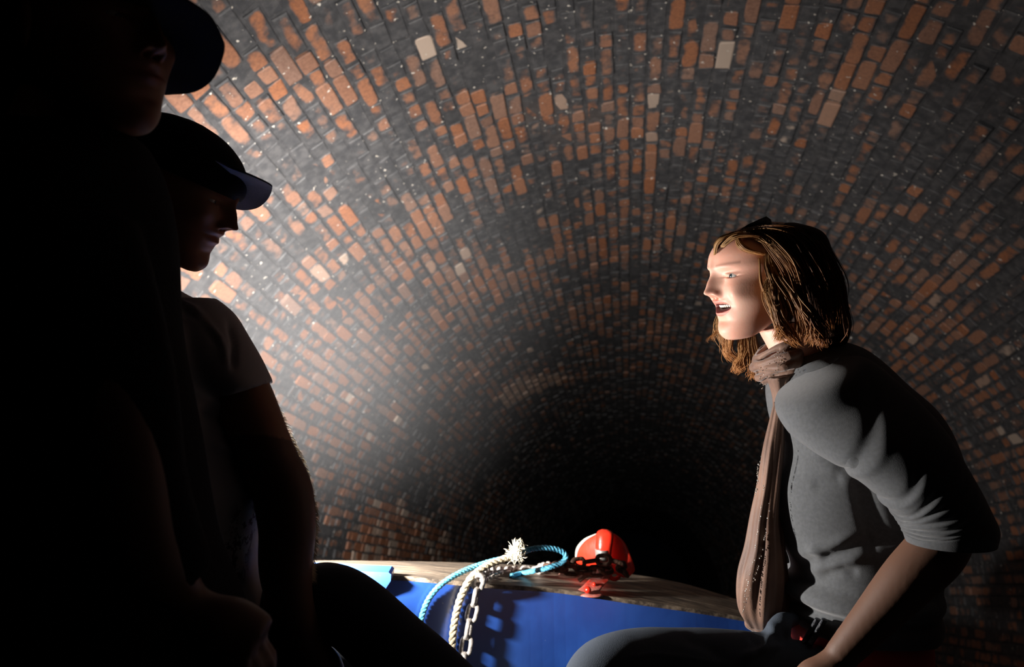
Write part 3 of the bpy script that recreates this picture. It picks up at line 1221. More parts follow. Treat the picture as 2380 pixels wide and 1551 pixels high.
# neck, torso core, both arms and hands fused into one skin surface
bd_ = MB()
bd_.loft([(1765, 770, 1880, 735, DW, .050), (1790, 815, 1905, 790, DW, .053), (1810, 860, 1945, 830, DW, .058), (1815, 920, 2010, 900, DW, .12), (1850, 1080, 2130, 1080, DW, .13), (1870, 1300, 2120, 1320, DW, .12),
          (1860, 1450, 2120, 1480, DW, .14)], 40, 32)
bd_.tube([P(1960, 930, 1.49), P(2070, 1060, 1.42), P(2205, 1205, 1.37)], [.045, .042, .038], 20, 16)
bd_.tube([P(2215, 1200, 1.36), P(2180, 1275, 1.355), P(2110, 1350, 1.35), P(2030, 1440, 1.35), P(1972, 1505, 1.35), P(1950, 1530, 1.35)], [.040, .047, .044, .035, .0285, .026], 24, 30)
bd_.tube([P(1930, 920, 1.76), P(2000, 1080, 1.80), P(2040, 1260, 1.80), P(1980, 1400, 1.76), P(1900, 1480, 1.72)], [.045, .042, .040, .036, .028], 20, 24)
hand(bd_, P(1948, 1535, 1.35), -RGT * 0.75 - UPV * 0.7, UPV * 0.6 - RGT * 0.6, 1, 0.55, 0.92)
hand(bd_, P(1900, 1482, 1.72), -RGT * 0.8 - UPV * 0.3, UPV, -1, 0.5, 0.92)
sk = remeshed('skin', bd_, 0.0042, 3)
n2 = len(sk.vertices)
v2 = np.zeros(n2 * 3)
sk.vertices.foreach_get('co', v2)
body.add(v2.reshape(-1, 3), [tuple(p.vertices) for p in sk.polygons])
# eyelids belong to the same skin
nl = 0
bm_ = body.me('body', M_SKINW)
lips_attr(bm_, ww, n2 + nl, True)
child('body', bm_, woman)
make_eyes(woman, MW, (0.22, 0.02), SW)
# lashes
la_ = MB()
for sg in (1, -1):
    for j in range(14):
        a = -1.0 + 2.0 * j / 13
        e = 0.20 - (abs(a) / 1.35) ** 2 * 0.3
        c = np.array([0.0625, sg * .0305, .1135])
        d = np.array([math.cos(e) * math.cos(a + .22 * sg), math.cos(e) * math.sin(a + .22 * sg), math.sin(e)])
        q = [c + d * .0127, c + d * .0150 + (0, 0, .0006), c + d * .0170 + (0, 0, .0018)]
        la_.tube(xf(MW, np.array(q)), [.0003, .0002, .0001], 4)
tag(child('eyelashes', la_.me('eyelashes', M_PUPIL), woman), kind='stuff')
# teeth
te = MB()
for row, (zc, hh) in enumerate(((.0632, .0040), (.0545, .0030))):
    for j in range(10):
        a = (-0.58 + 1.16 * j / 9)
        cx, cy = 0.0545 + 0.0235 * math.cos(a * 1.3) - .003 * row, 0.026 * math.sin(a * 1.15)
        te.ball(MW @ Vector((cx, cy, zc)), (0.0024, 0.0027, hh), 10, 8, MW.to_3x3() @ Matrix.Rotation(a, 3, 'Z'))
child('teeth', te.me('teeth', M_TEETH), woman)
# ear (mostly under hair)
# ---- sweater
def sleeve_disp(t, a):
    k = 0.0
    k += 0.035 * math.sin(t * 62 + 1.2 * math.sin(a)) * np.clip((t - 0.62) * 4, 0, 1) * np.clip((0.97 - t) * 20, 0, 1)
    k += 0.02 * math.sin(t * 21 + 1.5 * math.cos(a + 1)) * np.clip(t * 3, 0, 1)
    return k


sw = MB()
sw.loft([(1812, 838, 1955, 792, DW, .062), (1806, 862, 2000, 812, DW + .005, .115), (1797, 905, 2062, 878, DW + .01, .175), (1800, 960, 2135, 940, DW + .01, .185), (1812, 1040, 2195, 1030, DW + .01, .160),
         (1800, 1130, 2225, 1120, DW, .145), (1806, 1210, 2215, 1220, DW, .140), (1824, 1262, 2190, 1290, DW, .140), (1845, 1305, 2170, 1330, DW, .140), (1852, 1342, 2160, 1365, DW, .142)], 60, 72, 2.3)
sw.loft([(1850, 1335, 2160, 1352, DW, .142), (1826, 1350, 2165, 1366, DW, .157), (1820, 1370, 2165, 1383, DW, .160), (1848, 1391, 2160, 1403, DW, .143), (1830, 1407, 2165, 1420, DW, .155), (1836, 1425, 2165, 1440, DW, .154), (1842, 1443, 2160, 1458, DW, .150)], 34, 72, 2.3)
SLEEVE = [(1850, 868, 1940, 822, 1.55, .070), (1808, 938, 2005, 832, 1.500, .092), (1832, 1000, 2060, 870, 1.465, .088), (1885, 1045, 2125, 930, 1.42, .088), (1955, 1088, 2185, 1000, 1.38, .082), (2020, 1135, 2232, 1075, 1.36, .078),
          (2062, 1180, 2270, 1135, 1.35, .075), (2090, 1215, 2295, 1185, 1.345, .073), (2106, 1242, 2310, 1225, 1.345, .071), (2114, 1262, 2306, 1262, 1.345, .064)]
sw.loft([(a_, b_, c_, d_, e_ + .004, f_ * .93) for (a_, b_, c_, d_, e_, f_) in SLEEVE[1:5]], 40, 56, 2.0)
sw.loft([(1840, 900, 1990, 860, 1.74, .06), (1880, 1000, 2060, 960, 1.80, .065), (1930, 1120, 2110, 1100, 1.82, .062), (1960, 1240, 2110, 1250, 1.81, .058)], 40, 36, 2.0, sleeve_disp)


def sweater_folds(v, nn):
    u, w, d = project(v)
    h = np.zeros(len(v))
    nearside = np.clip(-(nn @ np.array(FWD)) * 1.6 + 0.5, 0, 1)
    for pts, wd_, am in (
        ([(1835, 975), (1875, 1020), (1935, 1062), (1985, 1095)], 11, -.010),
        ([(1850, 985), (1905, 1010), (1950, 1050), (1972, 1085)], 9, .005),
        ([(1890, 1000), (1915, 1035), (1930, 1062)], 8, .004),
        ([(1905, 1000), (1930, 1035), (1945, 1062)], 6, -.003),
        ([(2025, 975), (2000, 1010), (1978, 1060), (1972, 1090)], 12, .009),
        ([(2045, 985), (2018, 1025), (1995, 1070), (1985, 1100)], 12, -.008),
        ([(2140, 1045), (2110, 1095), (2070, 1130), (2045, 1160)], 11, .008),
        ([(2125, 1080), (2090, 1115), (2060, 1140)], 10, -.006),
        ([(1985, 1100), (1995, 1150), (2010, 1210), (2025, 1260), (2030, 1290)], 10, -.007),
        ([(2005, 1110), (2020, 1170), (2040, 1230), (2060, 1260)], 14, -.008),
        ([(1830, 1265), (1870, 1285), (1930, 1270), (2000, 1240)], 11, .006),
        ([(1860, 1310), (1920, 1300), (2000, 1265), (2090, 1258)], 13, -.007),
        ([(1870, 1330), (1940, 1312), (2020, 1290)], 11, .006),
        ([(1880, 1262), (1905, 1290), (1900, 1315)], 9, .005),
        ([(1900, 1340), (1960, 1325), (2000, 1335)], 10, -.006),
        ([(1850, 1362), (1900, 1368), (1980, 1378), (2040, 1380)], 6, .003),
        ([(1850, 1090), (1900, 1080), (1960, 1095)], 14, .004),
        ([(1880, 1130), (1930, 1120), (1960, 1110)], 12, -.004),
        ([(1810, 830), (1870, 812), (1950, 830), (2010, 870)], 6, .003),
        ([(1850, 850), (1900, 842), (1960, 856)], 7, .003),
    ):
        h += ridge(u, w, pts, wd_ * 1.25, am * (.95 if pts[0][1] > 1080 and pts[0][0] < 2020 else .25)) * nearside
    for i in range(0):
        o_ = i * 15.5
        h += ridge(u, w, [(2062 + o_ * .36, 1178 + o_ * .62), (2092 + o_ * .40, 1160 + o_ * .62 - 4), (2140 + o_ * .45, 1128 + o_ * .66), (2180 + o_ * .4, 1095 + o_ * .75)], 6.5, .0035) * nearside
    n1 = np.array([mnoise.noise(Vector(x) * 9.0) for x in v]) * 0.003
    return h + n1


M_SWEAT = mat('grey_fleece', (0.096, 0.101, 0.107), 0.95, bump=0.08, bscale=700, spec=0.15, var=0.18, vscale=160)
M_SWEAT.node_tree.nodes['Principled BSDF'].inputs['Sheen Weight'].default_value = 0.25
FOLDS = [(.46, .020, -.075, .55), (.50, .016, .035, .55), (.625, .017, -.060, .6), (.655, .014, .035, .6), (.715, .010, -.050, .9), (.755, .009, -.045, 1.0), (.795, .009, -.048, 1.1), (.835, .008, -.042, 1.1),
         (.872, .008, -.040, 1.0), (.905, .007, -.032, .8), (.735, .009, .03, .9), (.775, .009, .028, 1.0), (.815, .008, .028, 1.1), (.853, .008, .026, 1.1), (.889, .007, .022, 1.0)]


def sleeve_folds(t, a):
    # creases fan out from the inner bend of the elbow (a = pi)
    k = .5 * (1 + math.cos(a))
    o = 0.0
    for i, (t0, w, am, fan) in enumerate(FOLDS):
        c = t0 + (t0 - .80) * fan * k * .9 - .20 * k + .012 * math.sin(3 * a + i)
        f = math.exp(-((t - c) / (w * (1 + 1.2 * k))) ** 2)
        o += am * f * max(0, 1 - 1.15 * k) ** .7
    o += .018 * math.sin(7 * t + 2 * a) + .012 * math.sin(13 * t - a * 2 + 1)
    return o


sl_ = MB()
sl_.loft(SLEEVE, 300, 140, 2.0, sleeve_folds, False)
# turned-in cuff edge
sl_.loft([(2114, 1262, 2306, 1262, 1.345, .064), (2120, 1258, 2300, 1258, 1.345, .061), (2124, 1240, 2296, 1238, 1.345, .058)], 10, 140, 2.0, None, False)
child('sleeve', sl_.me('sleeve', M_SWEAT), woman)
child('sweater', remeshed('sweater', sw, 0.0050, 3, M_SWEAT, sweater_folds), woman)
# ---- scarf
def scarf_mat():
    k = NT('brown_sheer_scarf')
    tc = k.n('TexCoord').outputs['Object']
    k.l(k.mix(k.rng(k.noise(tc, 10, 3), .35, .65), (0.19, 0.105, 0.070), (0.11, 0.060, 0.042)), k.b.inputs['Base Color'])
    k.b.inputs['Roughness'].default_value = 0.6
    k.b.inputs['Specular IOR Level'].default_value = 0.3
    k.b.inputs['Sheen Weight'].default_value = 0.2
    k.bump(k.noise(tc, 300, 3), 0.2, 0.002)
    return k.m


M_SCARF = scarf_mat()
M_THREAD = mat('silver_thread', (0.9, 0.85, 0.75), 0.18, metal=0.9)


def pleats(nf_, amp, ph=0.0, tw=0.0):
    return lambda t, a: amp * math.sin(nf_ * a + ph + tw * t) + amp * .5 * math.sin((nf_ * 2 - 1) * a + 2.1 * ph - tw * t * .7)


sf = MB()
for k_ in range(6):
    t_ = k_ / 5
    lu, lv2 = 1767 - 16 * math.sin(math.pi * t_ * .8) + 26 * t_ ** 2, 828 + 58 * t_
    ru, rv = 1840 + 30 * t_, 782 + 50 * t_
    a, b = P(lu, lv2, DW), P(ru, rv, DW)
    c, e = (a + b) / 2, (b - a) / 2
    hh = .052 + .020 * math.sin(math.pi * t_)
    ph_ = random.uniform(0, 6)
    pts = []
    for j in range(41):
        an = 2 * math.pi * j / 40
        w_ = 1 + .035 * math.sin(3 * an + ph_) + .02 * math.sin(7 * an + 2 * ph_)
        pts.append(c + (e * math.cos(an) + FWD * hh * math.sin(an)) * w_ + UPV * .006 * math.sin(2 * an + ph_))
    sf.tube(pts, [(.0068 + .0016 * math.sin(3 * x + ph_)) for x in np.linspace(0, 6.2832, 41)], 9, None, False)
sf.loft([(1784, 828, 1834, 794, DW, .042), (1768, 860, 1856, 806, DW, .058), (1790, 894, 1862, 848, DW, .058)], 20, 60)
sf.loft([(1786, 880, 1836, 872, 1.56, .024), (1796, 918, 1826, 925, 1.575, .018), (1799, 955, 1818, 962, 1.575, .014)], 16, 40, 2, pleats(5, .08))
child('scarf_wrap', remeshed('scarf_wrap', sf, 0.0022, 1, M_SCARF), woman)
st = MB()
st.loft([(1799, 935, 1822, 940, 1.575, .012), (1790, 975, 1822, 985, 1.575, .016), (1776, 1040, 1820, 1050, 1.575, .020), (1764, 1120, 1812, 1130, 1.575, .024), (1748, 1200, 1806, 1210, 1.575, .028), (1736, 1270, 1812, 1280, 1.575, .032),
         (1720, 1330, 1816, 1340, 1.575, .034), (1715, 1385, 1812, 1395, 1.575, .034), (1720, 1425, 1805, 1432, 1.575, .032), (1738, 1455, 1795, 1460, 1.575, .022)], 90, 84, 2.0, pleats(6, .085, 1.1, 4.0))
child('scarf_tail', st.me('scarf_tail', M_SCARF), woman)
st = MB()
st.loft([(1806, 1130, 1818, 1135, 1.60, .012), (1790, 1230, 1822, 1240, 1.60, .022), (1770, 1320, 1828, 1330, 1.61, .03), (1745, 1400, 1832, 1405, 1.61, .034), (1735, 1450, 1835, 1455, 1.61, .034), (1752, 1470, 1800, 1474, 1.61, .022)], 70, 70, 2.0, pleats(5, .08, .2, 5.0))
o = child('scarf_tail', st.me('scarf_tail', M_SCARF), woman)
th_ = MB()
for pts in ([(1775, 1130), (1770, 1180), (1760, 1240), (1752, 1300), (1738, 1350), (1730, 1400)], [(1788, 1165), (1782, 1220), (1776, 1262), (1766, 1310), (1752, 1350), (1738, 1390), (1726, 1425)],
            [(1768, 1060), (1762, 1090), (1760, 1120), (1756, 1150)]):
    q = crom(np.array(pts, float), 60)
    for i, (u, v) in enumerate(q):
        if random.random() < 0.42:
            th_.ball(P(u + random.gauss(0, 1.2), v, 1.575 - .0300), (0.0009, 0.0009, random.uniform(.0010, .0024)), 6, 4)
for i in range(46):
    a, b = random.random(), random.random()
    u, v = 1765 + 75 * a, 870 - 70 * a + 55 * b - 15
    th_.ball(P(u, v, 1.60 - .066 * math.sin(math.pi * min(max(.25 + .5 * b, 0), 1)) - .010), (.0022 * random.random() + .0006, .0007, .0009), 6, 4, Matrix.Rotation(-.8, 3, 'Y'))
tag(child('metallic_thread', th_.me('metallic_thread', M_THREAD), woman), 'glittering silver thread woven in the scarf', kind='stuff')
# ---- jeans
def denim(name, c1, c2):
    k = NT(name)
    tc = k.n('TexCoord').outputs['Object']
    mp = k.n('Mapping')
    mp.inputs['Scale'].default_value = (900, 900, 160)
    k.l(tc, mp.inputs['Vector'])
    g = k.noise(mp.outputs[0], 1, 2)
    f = k.rng(k.noise(tc, 9, 4), .35, .7)
    c = k.mix(f, c1, c2)
    k.l(k.mix(k.math('MULTIPLY', g, .3), c, (.10, .115, .135)), k.b.inputs['Base Color'])
    k.b.inputs['Roughness'].default_value = 0.9
    k.b.inputs['Specular IOR Level'].default_value = 0.2
    k.bump(g, 0.35, 0.002)
    return k.m


M_DENIM = denim('faded_denim', (0.022, 0.030, 0.045), (0.036, 0.047, 0.064))
M_DENIMD = denim('dark_denim', (0.010, 0.013, 0.022), (0.020, 0.025, 0.040))
jn = MB()
jn.loft([(1846, 1482, 2142, 1504, DW, .146), (1838, 1496, 2150, 1520, DW, .152), (1830, 1530, 2180, 1570, DW, .160), (1840, 1640, 2190, 1680, DW, .160)], 26, 50, 2.3)
jn.tube([P(2010, 1625, 1.53), P(1875, 1604, 1.51), P(1730, 1570, 1.48), P(1540, 1562, 1.44), P(1440, 1572, 1.42), P(1400, 1610, 1.41), P(1395, 1700, 1.41), P(1420, 1860, 1.42)],
        [.085, .082, .077, .074, .073, .073, .066, .055], 40, 60)
jn.tube([P(2000, 1610, 1.72), P(1850, 1580, 1.74), P(1700, 1556, 1.76), P(1560, 1562, 1.78), P(1460, 1590, 1.80), P(1430, 1680, 1.80), P(1440, 1850, 1.80)],
        [.085, .082, .078, .074, .072, .066, .055], 32, 50)
jn.tube([P(1800, 1500, 1.50), P(1812, 1462, 1.51), P(1822, 1445, 1.53), P(1850, 1440, 1.56)], [.03, .022, .017, .012], 20, 20)


def jean_folds(v, nn):
    u, w, d = project(v)
    h = np.zeros(len(v))
    for pts, wd_, am in (([(1790, 1440), (1800, 1470), (1770, 1510), (1700, 1551)], 10, .006), ([(1820, 1455), (1830, 1490), (1800, 1530), (1770, 1560)], 9, -.006),
                         ([(1700, 1530), (1760, 1515), (1830, 1500), (1910, 1495)], 9, .005), ([(1580, 1480), (1640, 1500), (1690, 1535)], 14, -.004),
                         ([(1930, 1496), (1880, 1520), (1850, 1551)], 6, .004), ([(1440, 1530), (1520, 1520), (1600, 1530), (1700, 1545)], 4, .002),
                         ([(1740, 1470), (1760, 1500), (1750, 1530)], 9, -.004)):
        h += ridge(u, w, pts, wd_, am)
    return h + np.array([mnoise.noise(Vector(x) * 14) for x in v]) * .002


child('jeans', remeshed('jeans', jn, 0.0052, 3, M_DENIM, jean_folds), woman)
# red waistband of the underwear and dark belt
wbm = MB()
wbm.loft([(1843, 1436, 2140, 1458, DW, .1395), (1843, 1446, 2142, 1468, DW, .1405), (1845, 1480, 2142, 1502, DW, .1475), (1843, 1492, 2142, 1512, DW, .1475)], 16, 60, 2.3)
o = child('waistband', wbm.me('waistband', mat('red_waistband', (0.55, 0.03, 0.015), 0.7, bump=.2, bscale=200)), woman)
o['label'] = 'bright red waistband showing under the sweater'
bl = MB()
for (dx, r) in ((0, .010), (15, .009)):
    bl.tube([P(1902 + dx, 1440, 1.497 - dx * .0008), P(1890 + dx, 1460, 1.500 - dx * .0008), P(1876 + dx, 1484, 1.504 - dx * .0008), P(1866 + dx, 1500, 1.50 - dx * .0008)], [r, r, r, r], 12, 20, True, .5)
child('belt', bl.me('belt', mat('dark_belt', (0.02, 0.022, 0.03), 0.5, bump=.6, bscale=150)), woman)

# ---- hair
def hair_mat(name, dark, light, tip):
    k = NT(name)
    a = k.n('Attribute', attribute_name='hv')
    sp = k.n('SeparateXYZ')
    k.l(a.outputs['Vector'], sp.inputs[0])
    c = k.mix(sp.outputs[0], dark, light)
    c = k.mix(k.math('MULTIPLY', sp.outputs[1], .6), c, tip)
    k.l(c, k.b.inputs['Base Color'])
    k.b.inputs['Roughness'].default_value = 0.5
    k.b.inputs['Specular IOR Level'].default_value = 0.25
    return k.m


M_HAIR = hair_mat('red_blond_hair', (0.035, 0.014, 0.007), (0.42, 0.24, 0.10), (0.46, 0.15, 0.035))
M_HAIRCAP = mat('dark_hair_roots', (0.020, 0.009, 0.005), 0.7, bump=.2, bscale=60, spec=.1)


class Hair:
    def __init__(self):
        self.mb = MB()
        self.a = []

    def strand(self, pts, r, light, seg=5, n=16):
        b = len(self.mb.v)
        m = len(pts)
        rr = [r * (0.35 + 1.3 * math.sin(math.pi * min(.12 + .76 * i / (m - 1), 1))) for i in range(m)]
        rr[-1] = r * .12
        self.mb.tube(pts, rr, seg, n)
        k = len(self.mb.v) - b
        for i in range(k):
            self.a.append((light, min(1, (i // seg) / n) ** 2, 0))

    def done(self, name, m):
        me = self.mb.me(name, m)
        at = me.attributes.new('hv', 'FLOAT_VECTOR', 'POINT')
        at.data.foreach_set('vector', np.array(self.a, dtype=np.float32).ravel())
        return me


cap_ = MB()
# volume under the locks: shell round the back of the skull and down to the shoulders
cap_.loft([(1765, 527, 1850, 522, DW + .01, .045), (1738, 540, 1905, 548, DW + .01, .088), (1735, 575, 1928, 600, DW + .01, .096), (1768, 620, 1945, 650, DW + .01, .102), (1792, 670, 1955, 700, DW + .01, .104),
           (1806, 730, 1960, 760, DW + .01, .104), (1830, 775, 1955, 795, DW + .01, .095), (1860, 800, 1940, 808, DW + .01, .07)], 50, 60, 2.1)
cap_.loft([(1690, 556, 1762, 536, DW + .01, .045), (1688, 568, 1790, 560, DW + .01, .070), (1712, 580, 1800, 590, DW + .015, .080)], 20, 30)
hr = Hair()


def lock(pts, dj, uj, cnt, r, lo, hi, wave=0.0, n=18):
    """a bundle of strands along photo-pixel control points (u, v, depth)"""
    p = np.array(pts, float)
    ph0, frq = random.uniform(0, 6), random.uniform(2.2, 3.2)
    for _ in range(int(cnt * 5.5)):
        a, b = random.gauss(0, 1), random.gauss(0, 1)
        ph_, fr2 = ph0 + random.gauss(0, .7) + a * .5, frq * random.uniform(.9, 1.1)
        q = crom(p, 14)
        wv = wave
        q[:, 0] += 5 * np.sin(np.linspace(0, 9, 14) + ph0 * 3 + a * .4) * np.linspace(0, 1, 14)
        t = np.linspace(0, 1, 14)
        spread = 0.25 + 0.75 * np.sin(np.pi * np.clip(t * .8 + .1, 0, 1))
        q[:, 0] += a * uj * spread + wave * np.sin(t * fr2 * math.pi * 1.6 + ph_) * t
        q[:, 1] += random.gauss(0, uj * .4) + wave * .4 * np.cos(t * fr2 * math.pi * 1.6 + ph_) * t
        q[:, 2] += b * dj * spread
        k = int(14 * random.uniform(.74, 1.0))
        hr.strand([P(*x) for x in q[:k]], r * random.uniform(.13, .36), min(1, max(0, random.gauss((lo + hi) / 2, (hi - lo) / 2.2))), 4, n)


N = DW - .085   # near side of the hair
lock([(1661, 592, 1.575), (1668, 566, 1.575), (1694, 546, 1.575), (1740, 534, 1.58), (1790, 536, 1.58)], .022, 3, 34, .0016, .6, 1.0, 1)
lock([(1680, 572, 1.53), (1705, 552, 1.52), (1740, 548, 1.52), (1790, 560, 1.52), (1820, 590, 1.52)], .010, 5, 24, .0017, .5, 1.0, 2)
lock([(1712, 548, 1.53), (1722, 570, 1.515), (1745, 585, 1.51), (1785, 592, 1.51), (1830, 590, 1.52)], .006, 4, 16, .0018, .6, 1.0, 2)
lock([(1745, 533, 1.57), (1790, 526, 1.57), (1840, 530, 1.57), (1890, 556, 1.57)], .04, 5, 40, .0018, 0, .3, 2)
lock([(1730, 538, 1.55), (1790, 534, 1.54), (1840, 545, 1.53), (1885, 580, 1.52)], .02, 7, 40, .0018, 0, .4, 2)
lock([(1740, 545, 1.53), (1775, 562, 1.51), (1805, 580, 1.505), (1835, 610, 1.505), (1850, 660, 1.51)], .010, 7, 26, .0018, .4, .9, 3)
lock([(1760, 545, 1.53), (1800, 570, 1.50), (1840, 620, 1.49), (1862, 690, 1.49), (1880, 770, 1.49)], .012, 12, 40, .0020, .1, .6, 5)
lock([(1800, 535, 1.56), (1850, 560, 1.50), (1890, 620, 1.49), (1915, 700, 1.49), (1925, 790, 1.50)], .015, 14, 50, .0021, 0, .05, 5)  # back locks near black: shade painted into the strand colour
lock([(1830, 528, 1.6), (1885, 552, 1.56), (1925, 610, 1.53), (1948, 690, 1.53), (1952, 780, 1.54)], .03, 8, 60, .0020, 0, .05, 5)
lock([(1840, 530, 1.64), (1890, 560, 1.66), (1928, 620, 1.66), (1950, 700, 1.66), (1955, 790, 1.65)], .03, 7, 40, .0020, 0, .05, 5)
# locks framing the cheek
lock([(1785, 590, 1.51), (1790, 625, 1.50), (1800, 660, 1.495), (1812, 700, 1.49), (1822, 745, 1.49), (1815, 780, 1.49), (1800, 805, 1.50)], .008, 7, 34, .0019, .3, .8, 7)
lock([(1795, 600, 1.51), (1812, 640, 1.495), (1835, 680, 1.485), (1858, 720, 1.48), (1870, 760, 1.48), (1862, 800, 1.485)], .008, 10, 46, .0021, .35, .95, 7)
lock([(1800, 630, 1.51), (1790, 670, 1.50), (1800, 720, 1.49), (1822, 760, 1.49), (1845, 790, 1.49), (1858, 812, 1.50)], .008, 8, 34, .0020, .3, .8, 8)
lock([(1830, 640, 1.50), (1850, 690, 1.48), (1885, 740, 1.475), (1895, 780, 1.475), (1872, 808, 1.48)], .008, 9, 36, .0020, .2, .8, 7)
lock([(1765, 600, 1.51), (1768, 640, 1.50), (1778, 680, 1.50), (1795, 705, 1.50)], .004, 2, 5, .0010, .6, 1.0, 2)
lock([(1862, 700, 1.485), (1885, 740, 1.475), (1905, 780, 1.475), (1915, 812, 1.48)], .010, 10, 26, .0019, 0, .1, 6)
lock([(1930, 640, 1.6), (1952, 690, 1.6), (1962, 740, 1.6), (1960, 790, 1.6), (1945, 812, 1.6)], .05, 5, 40, .0018, 0, .05, 5)
# far side hair under the chin
lock([(1690, 700, 1.70), (1680, 760, 1.70), (1692, 810, 1.70), (1708, 845, 1.70)], .015, 8, 26, .0016, .6, 1.0, 6)
lock([(1735, 760, 1.70), (1728, 810, 1.70), (1722, 850, 1.70), (1705, 872, 1.70)], .012, 8, 30, .0018, .5, .9, 7)
lock([(1750, 780, 1.69), (1752, 830, 1.69), (1760, 865, 1.68), (1748, 885, 1.68)], .012, 8, 24, .0018, .3, .7, 6)
lock([(1675, 740, 1.68), (1662, 775, 1.68), (1650, 800, 1.68)], .006, 4, 5, .0007, .6, 1.0, 3)
# loose flyaways along the outline
for _ in range(60):
    t = random.random()
    q = crom(np.array([(1770, 527), (1830, 524), (1885, 545), (1930, 600), (1955, 670), (1966, 740), (1960, 800)], float), 50)
    i = int(t * 44)
    u, v = q[i]
    u2, v2_ = q[min(i + 5, 49)]
    d_ = random.uniform(1.55, 1.65)
    hr.strand([P(u - 6, v, d_), P((u + u2) / 2 + random.uniform(0, 7), (v + v2_) / 2 - random.uniform(0, 5), d_), P(u2 + random.uniform(0, 14), v2_ + random.uniform(-8, 10), d_)], .0006, .3, 4, 8)
child('hair_base', remeshed('hair_base', cap_, 0.004, 3, M_HAIRCAP), woman)
tag(child('hair', hr.done('hair', M_HAIR), woman), 'wavy shoulder length red blond hair', kind='stuff')

# ---- sunglasses pushed up on her hair
sg_ = tag(empty('sunglasses', P(1775, 530, 1.55)), 'dark sunglasses pushed up on top of the woman\'s hair', 'sunglasses')
M_SUNG = mat('glossy_black_plastic', (0.008, 0.008, 0.009), 0.12)
for k_, dd in enumerate((-.052, .022)):
    ln_ = MB()
    d0 = DW + dd
    pr = [(1720, 534), (1738, 522), (1762, 511), (1781, 503), (1790, 509), (1796, 524), (1799, 538), (1770, 545), (1735, 546)]
    a_ = [P(u, v, d0) for u, v in pr]
    b_ = [P(u + 3, v + 2, d0 + .045) for u, v in pr]
    n_ = len(pr)
    ln_.add(a_ + b_, [tuple(range(n_))[::-1], tuple(range(n_, 2 * n_))] + [(i, (i + 1) % n_, n_ + (i + 1) % n_, n_ + i) for i in range(n_)])
    child('lens', ln_.me('lens', M_SUNG), sg_)
br = MB()
br.tube([P(1755, 522, DW - .01), P(1750, 520, DW + .005), P(1755, 522, DW + .025)], .003, 8, 10)
child('bridge', br.me('bridge', M_SUNG), sg_)
br = MB()
br.tube([P(1790, 520, DW - .055), P(1815, 545, DW - .085), P(1850, 590, DW - .09)], .003, 8, 14)
child('temple_arm', br.me('temple_arm', M_SUNG), sg_)

# ================================================================== the man in the peaked cap
DM = 1.30
man = tag(empty('person', P(450, 1600, DM)), 'man in peaked cap and patterned t-shirt in dark profile, bare forearm on knee', 'person')
MALE = [(z * 1.04, f_ * 1.03, b_ * 1.04, w_ * 1.05, x_) for (z, f_, b_, w_, x_) in FEM]
CAPL = [(.132, .094, -.106, .080, -.008), (.145, .097, -.110, .083, -.009), (.168, .090, -.110, .082, -.010), (.188, .074, -.102, .075, -.012), (.204, .050, -.083, .060, -.014), (.214, .024, -.058, .040, -.015), (.219, -.004, -.03, .010, -.015)]


def cap_crown(M, root):
    cpnt, cf_ = head_points(CAPL, [], 90, 50)
    child('cap_crown', MB().add(xf(M, cpnt), cf_).me('cap_crown', M_CAP), root)


M_CAP = mat('navy_cap_cloth', (0.012, 0.013, 0.020), 0.85, bump=.15, bscale=300, spec=.15)
MFACE = [(a, b * 1.04, c, d, e * 1.12, f_, g, h) for (a, b, c, d, e, f_, g, h) in CLOSED]


def man_body(center, fwd, up, extra, name, root, mskin, S=1.0, feats=MFACE, closed=True):
    M = head_matrix(center, fwd, up)
    hp, hf = head_points(MALE, feats, 200, 180, S)
    b = MB()
    b.add(xf(M, hp), hf)
    sk = remeshed('skin', extra, 0.0055, 3)
    n2 = len(sk.vertices)
    v2 = np.zeros(n2 * 3)
    sk.vertices.foreach_get('co', v2)
    b.add(v2.reshape(-1, 3), [tuple(p.vertices) for p in sk.polygons])
    # ears
    ne = 0
    for sg in (1, -1):
        e = MB()
        e.ball(M @ Vector((-.012, sg * .076, .105)), (.016, .006, .030), 16, 10, M.to_3x3() @ Matrix.Rotation(.2 * sg, 3, 'Z'))
        b.add(e.v, e.f)
        ne += len(e.v)
    me = b.me('body', mskin)
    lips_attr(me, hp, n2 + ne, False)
    child('body', me, root)
    make_eyes(root, M @ Matrix.Translation((.003, 0, .003)), (0, -.1))
    return M


fwm = (RGT * 1.0 - FWD * 0.06 - UPV * 0.45)
ex = MB()
ex.loft([(215, 560, 400, 600, DM, .055), (210, 640, 385, 640, DM, .056), (190, 690, 400, 680, DM, .07), (120, 760, 480, 740, DM, .15), (100, 1000, 520, 960, DM, .14), (110, 1350, 560, 1330, DM, .13)], 36, 32)
# near arm: shoulder, elbow, forearm, wrist on the knee
ex.tube([P(475, 770, DM - .01), P(552, 900, DM - .02), P(612, 1040, DM - .03), P(641, 1110, DM - .03)], [.045, .047, .044, .045], 24, 24)
ex.tube([P(639, 1090, DM - .03), P(658, 1150, DM - .03), P(668, 1230, DM - .03), P(664, 1320, DM - .03), P(676, 1400, DM - .02), P(700, 1470, DM - .01), P(712, 1500, DM)],
        [.043, .046, .044, .041, .035, .030, .027], 24, 40)
ex.tube([P(380, 800, DM + .14), P(430, 1000, DM + .16), P(470, 1240, DM + .16), P(560, 1400, DM + .12)], [.045, .042, .038, .03], 18, 24)
hand(ex, P(712, 1495, DM), RGT * 0.35 - UPV * 0.9 + FWD * 0.2, RGT * 0.9 + UPV * .3, 1, 0.55, 1.0)
MMn = man_body(P(350, 589, DM), fwm, UPV * 1.0 + RGT * 0.02, ex, 'man', man, M_SKINM)
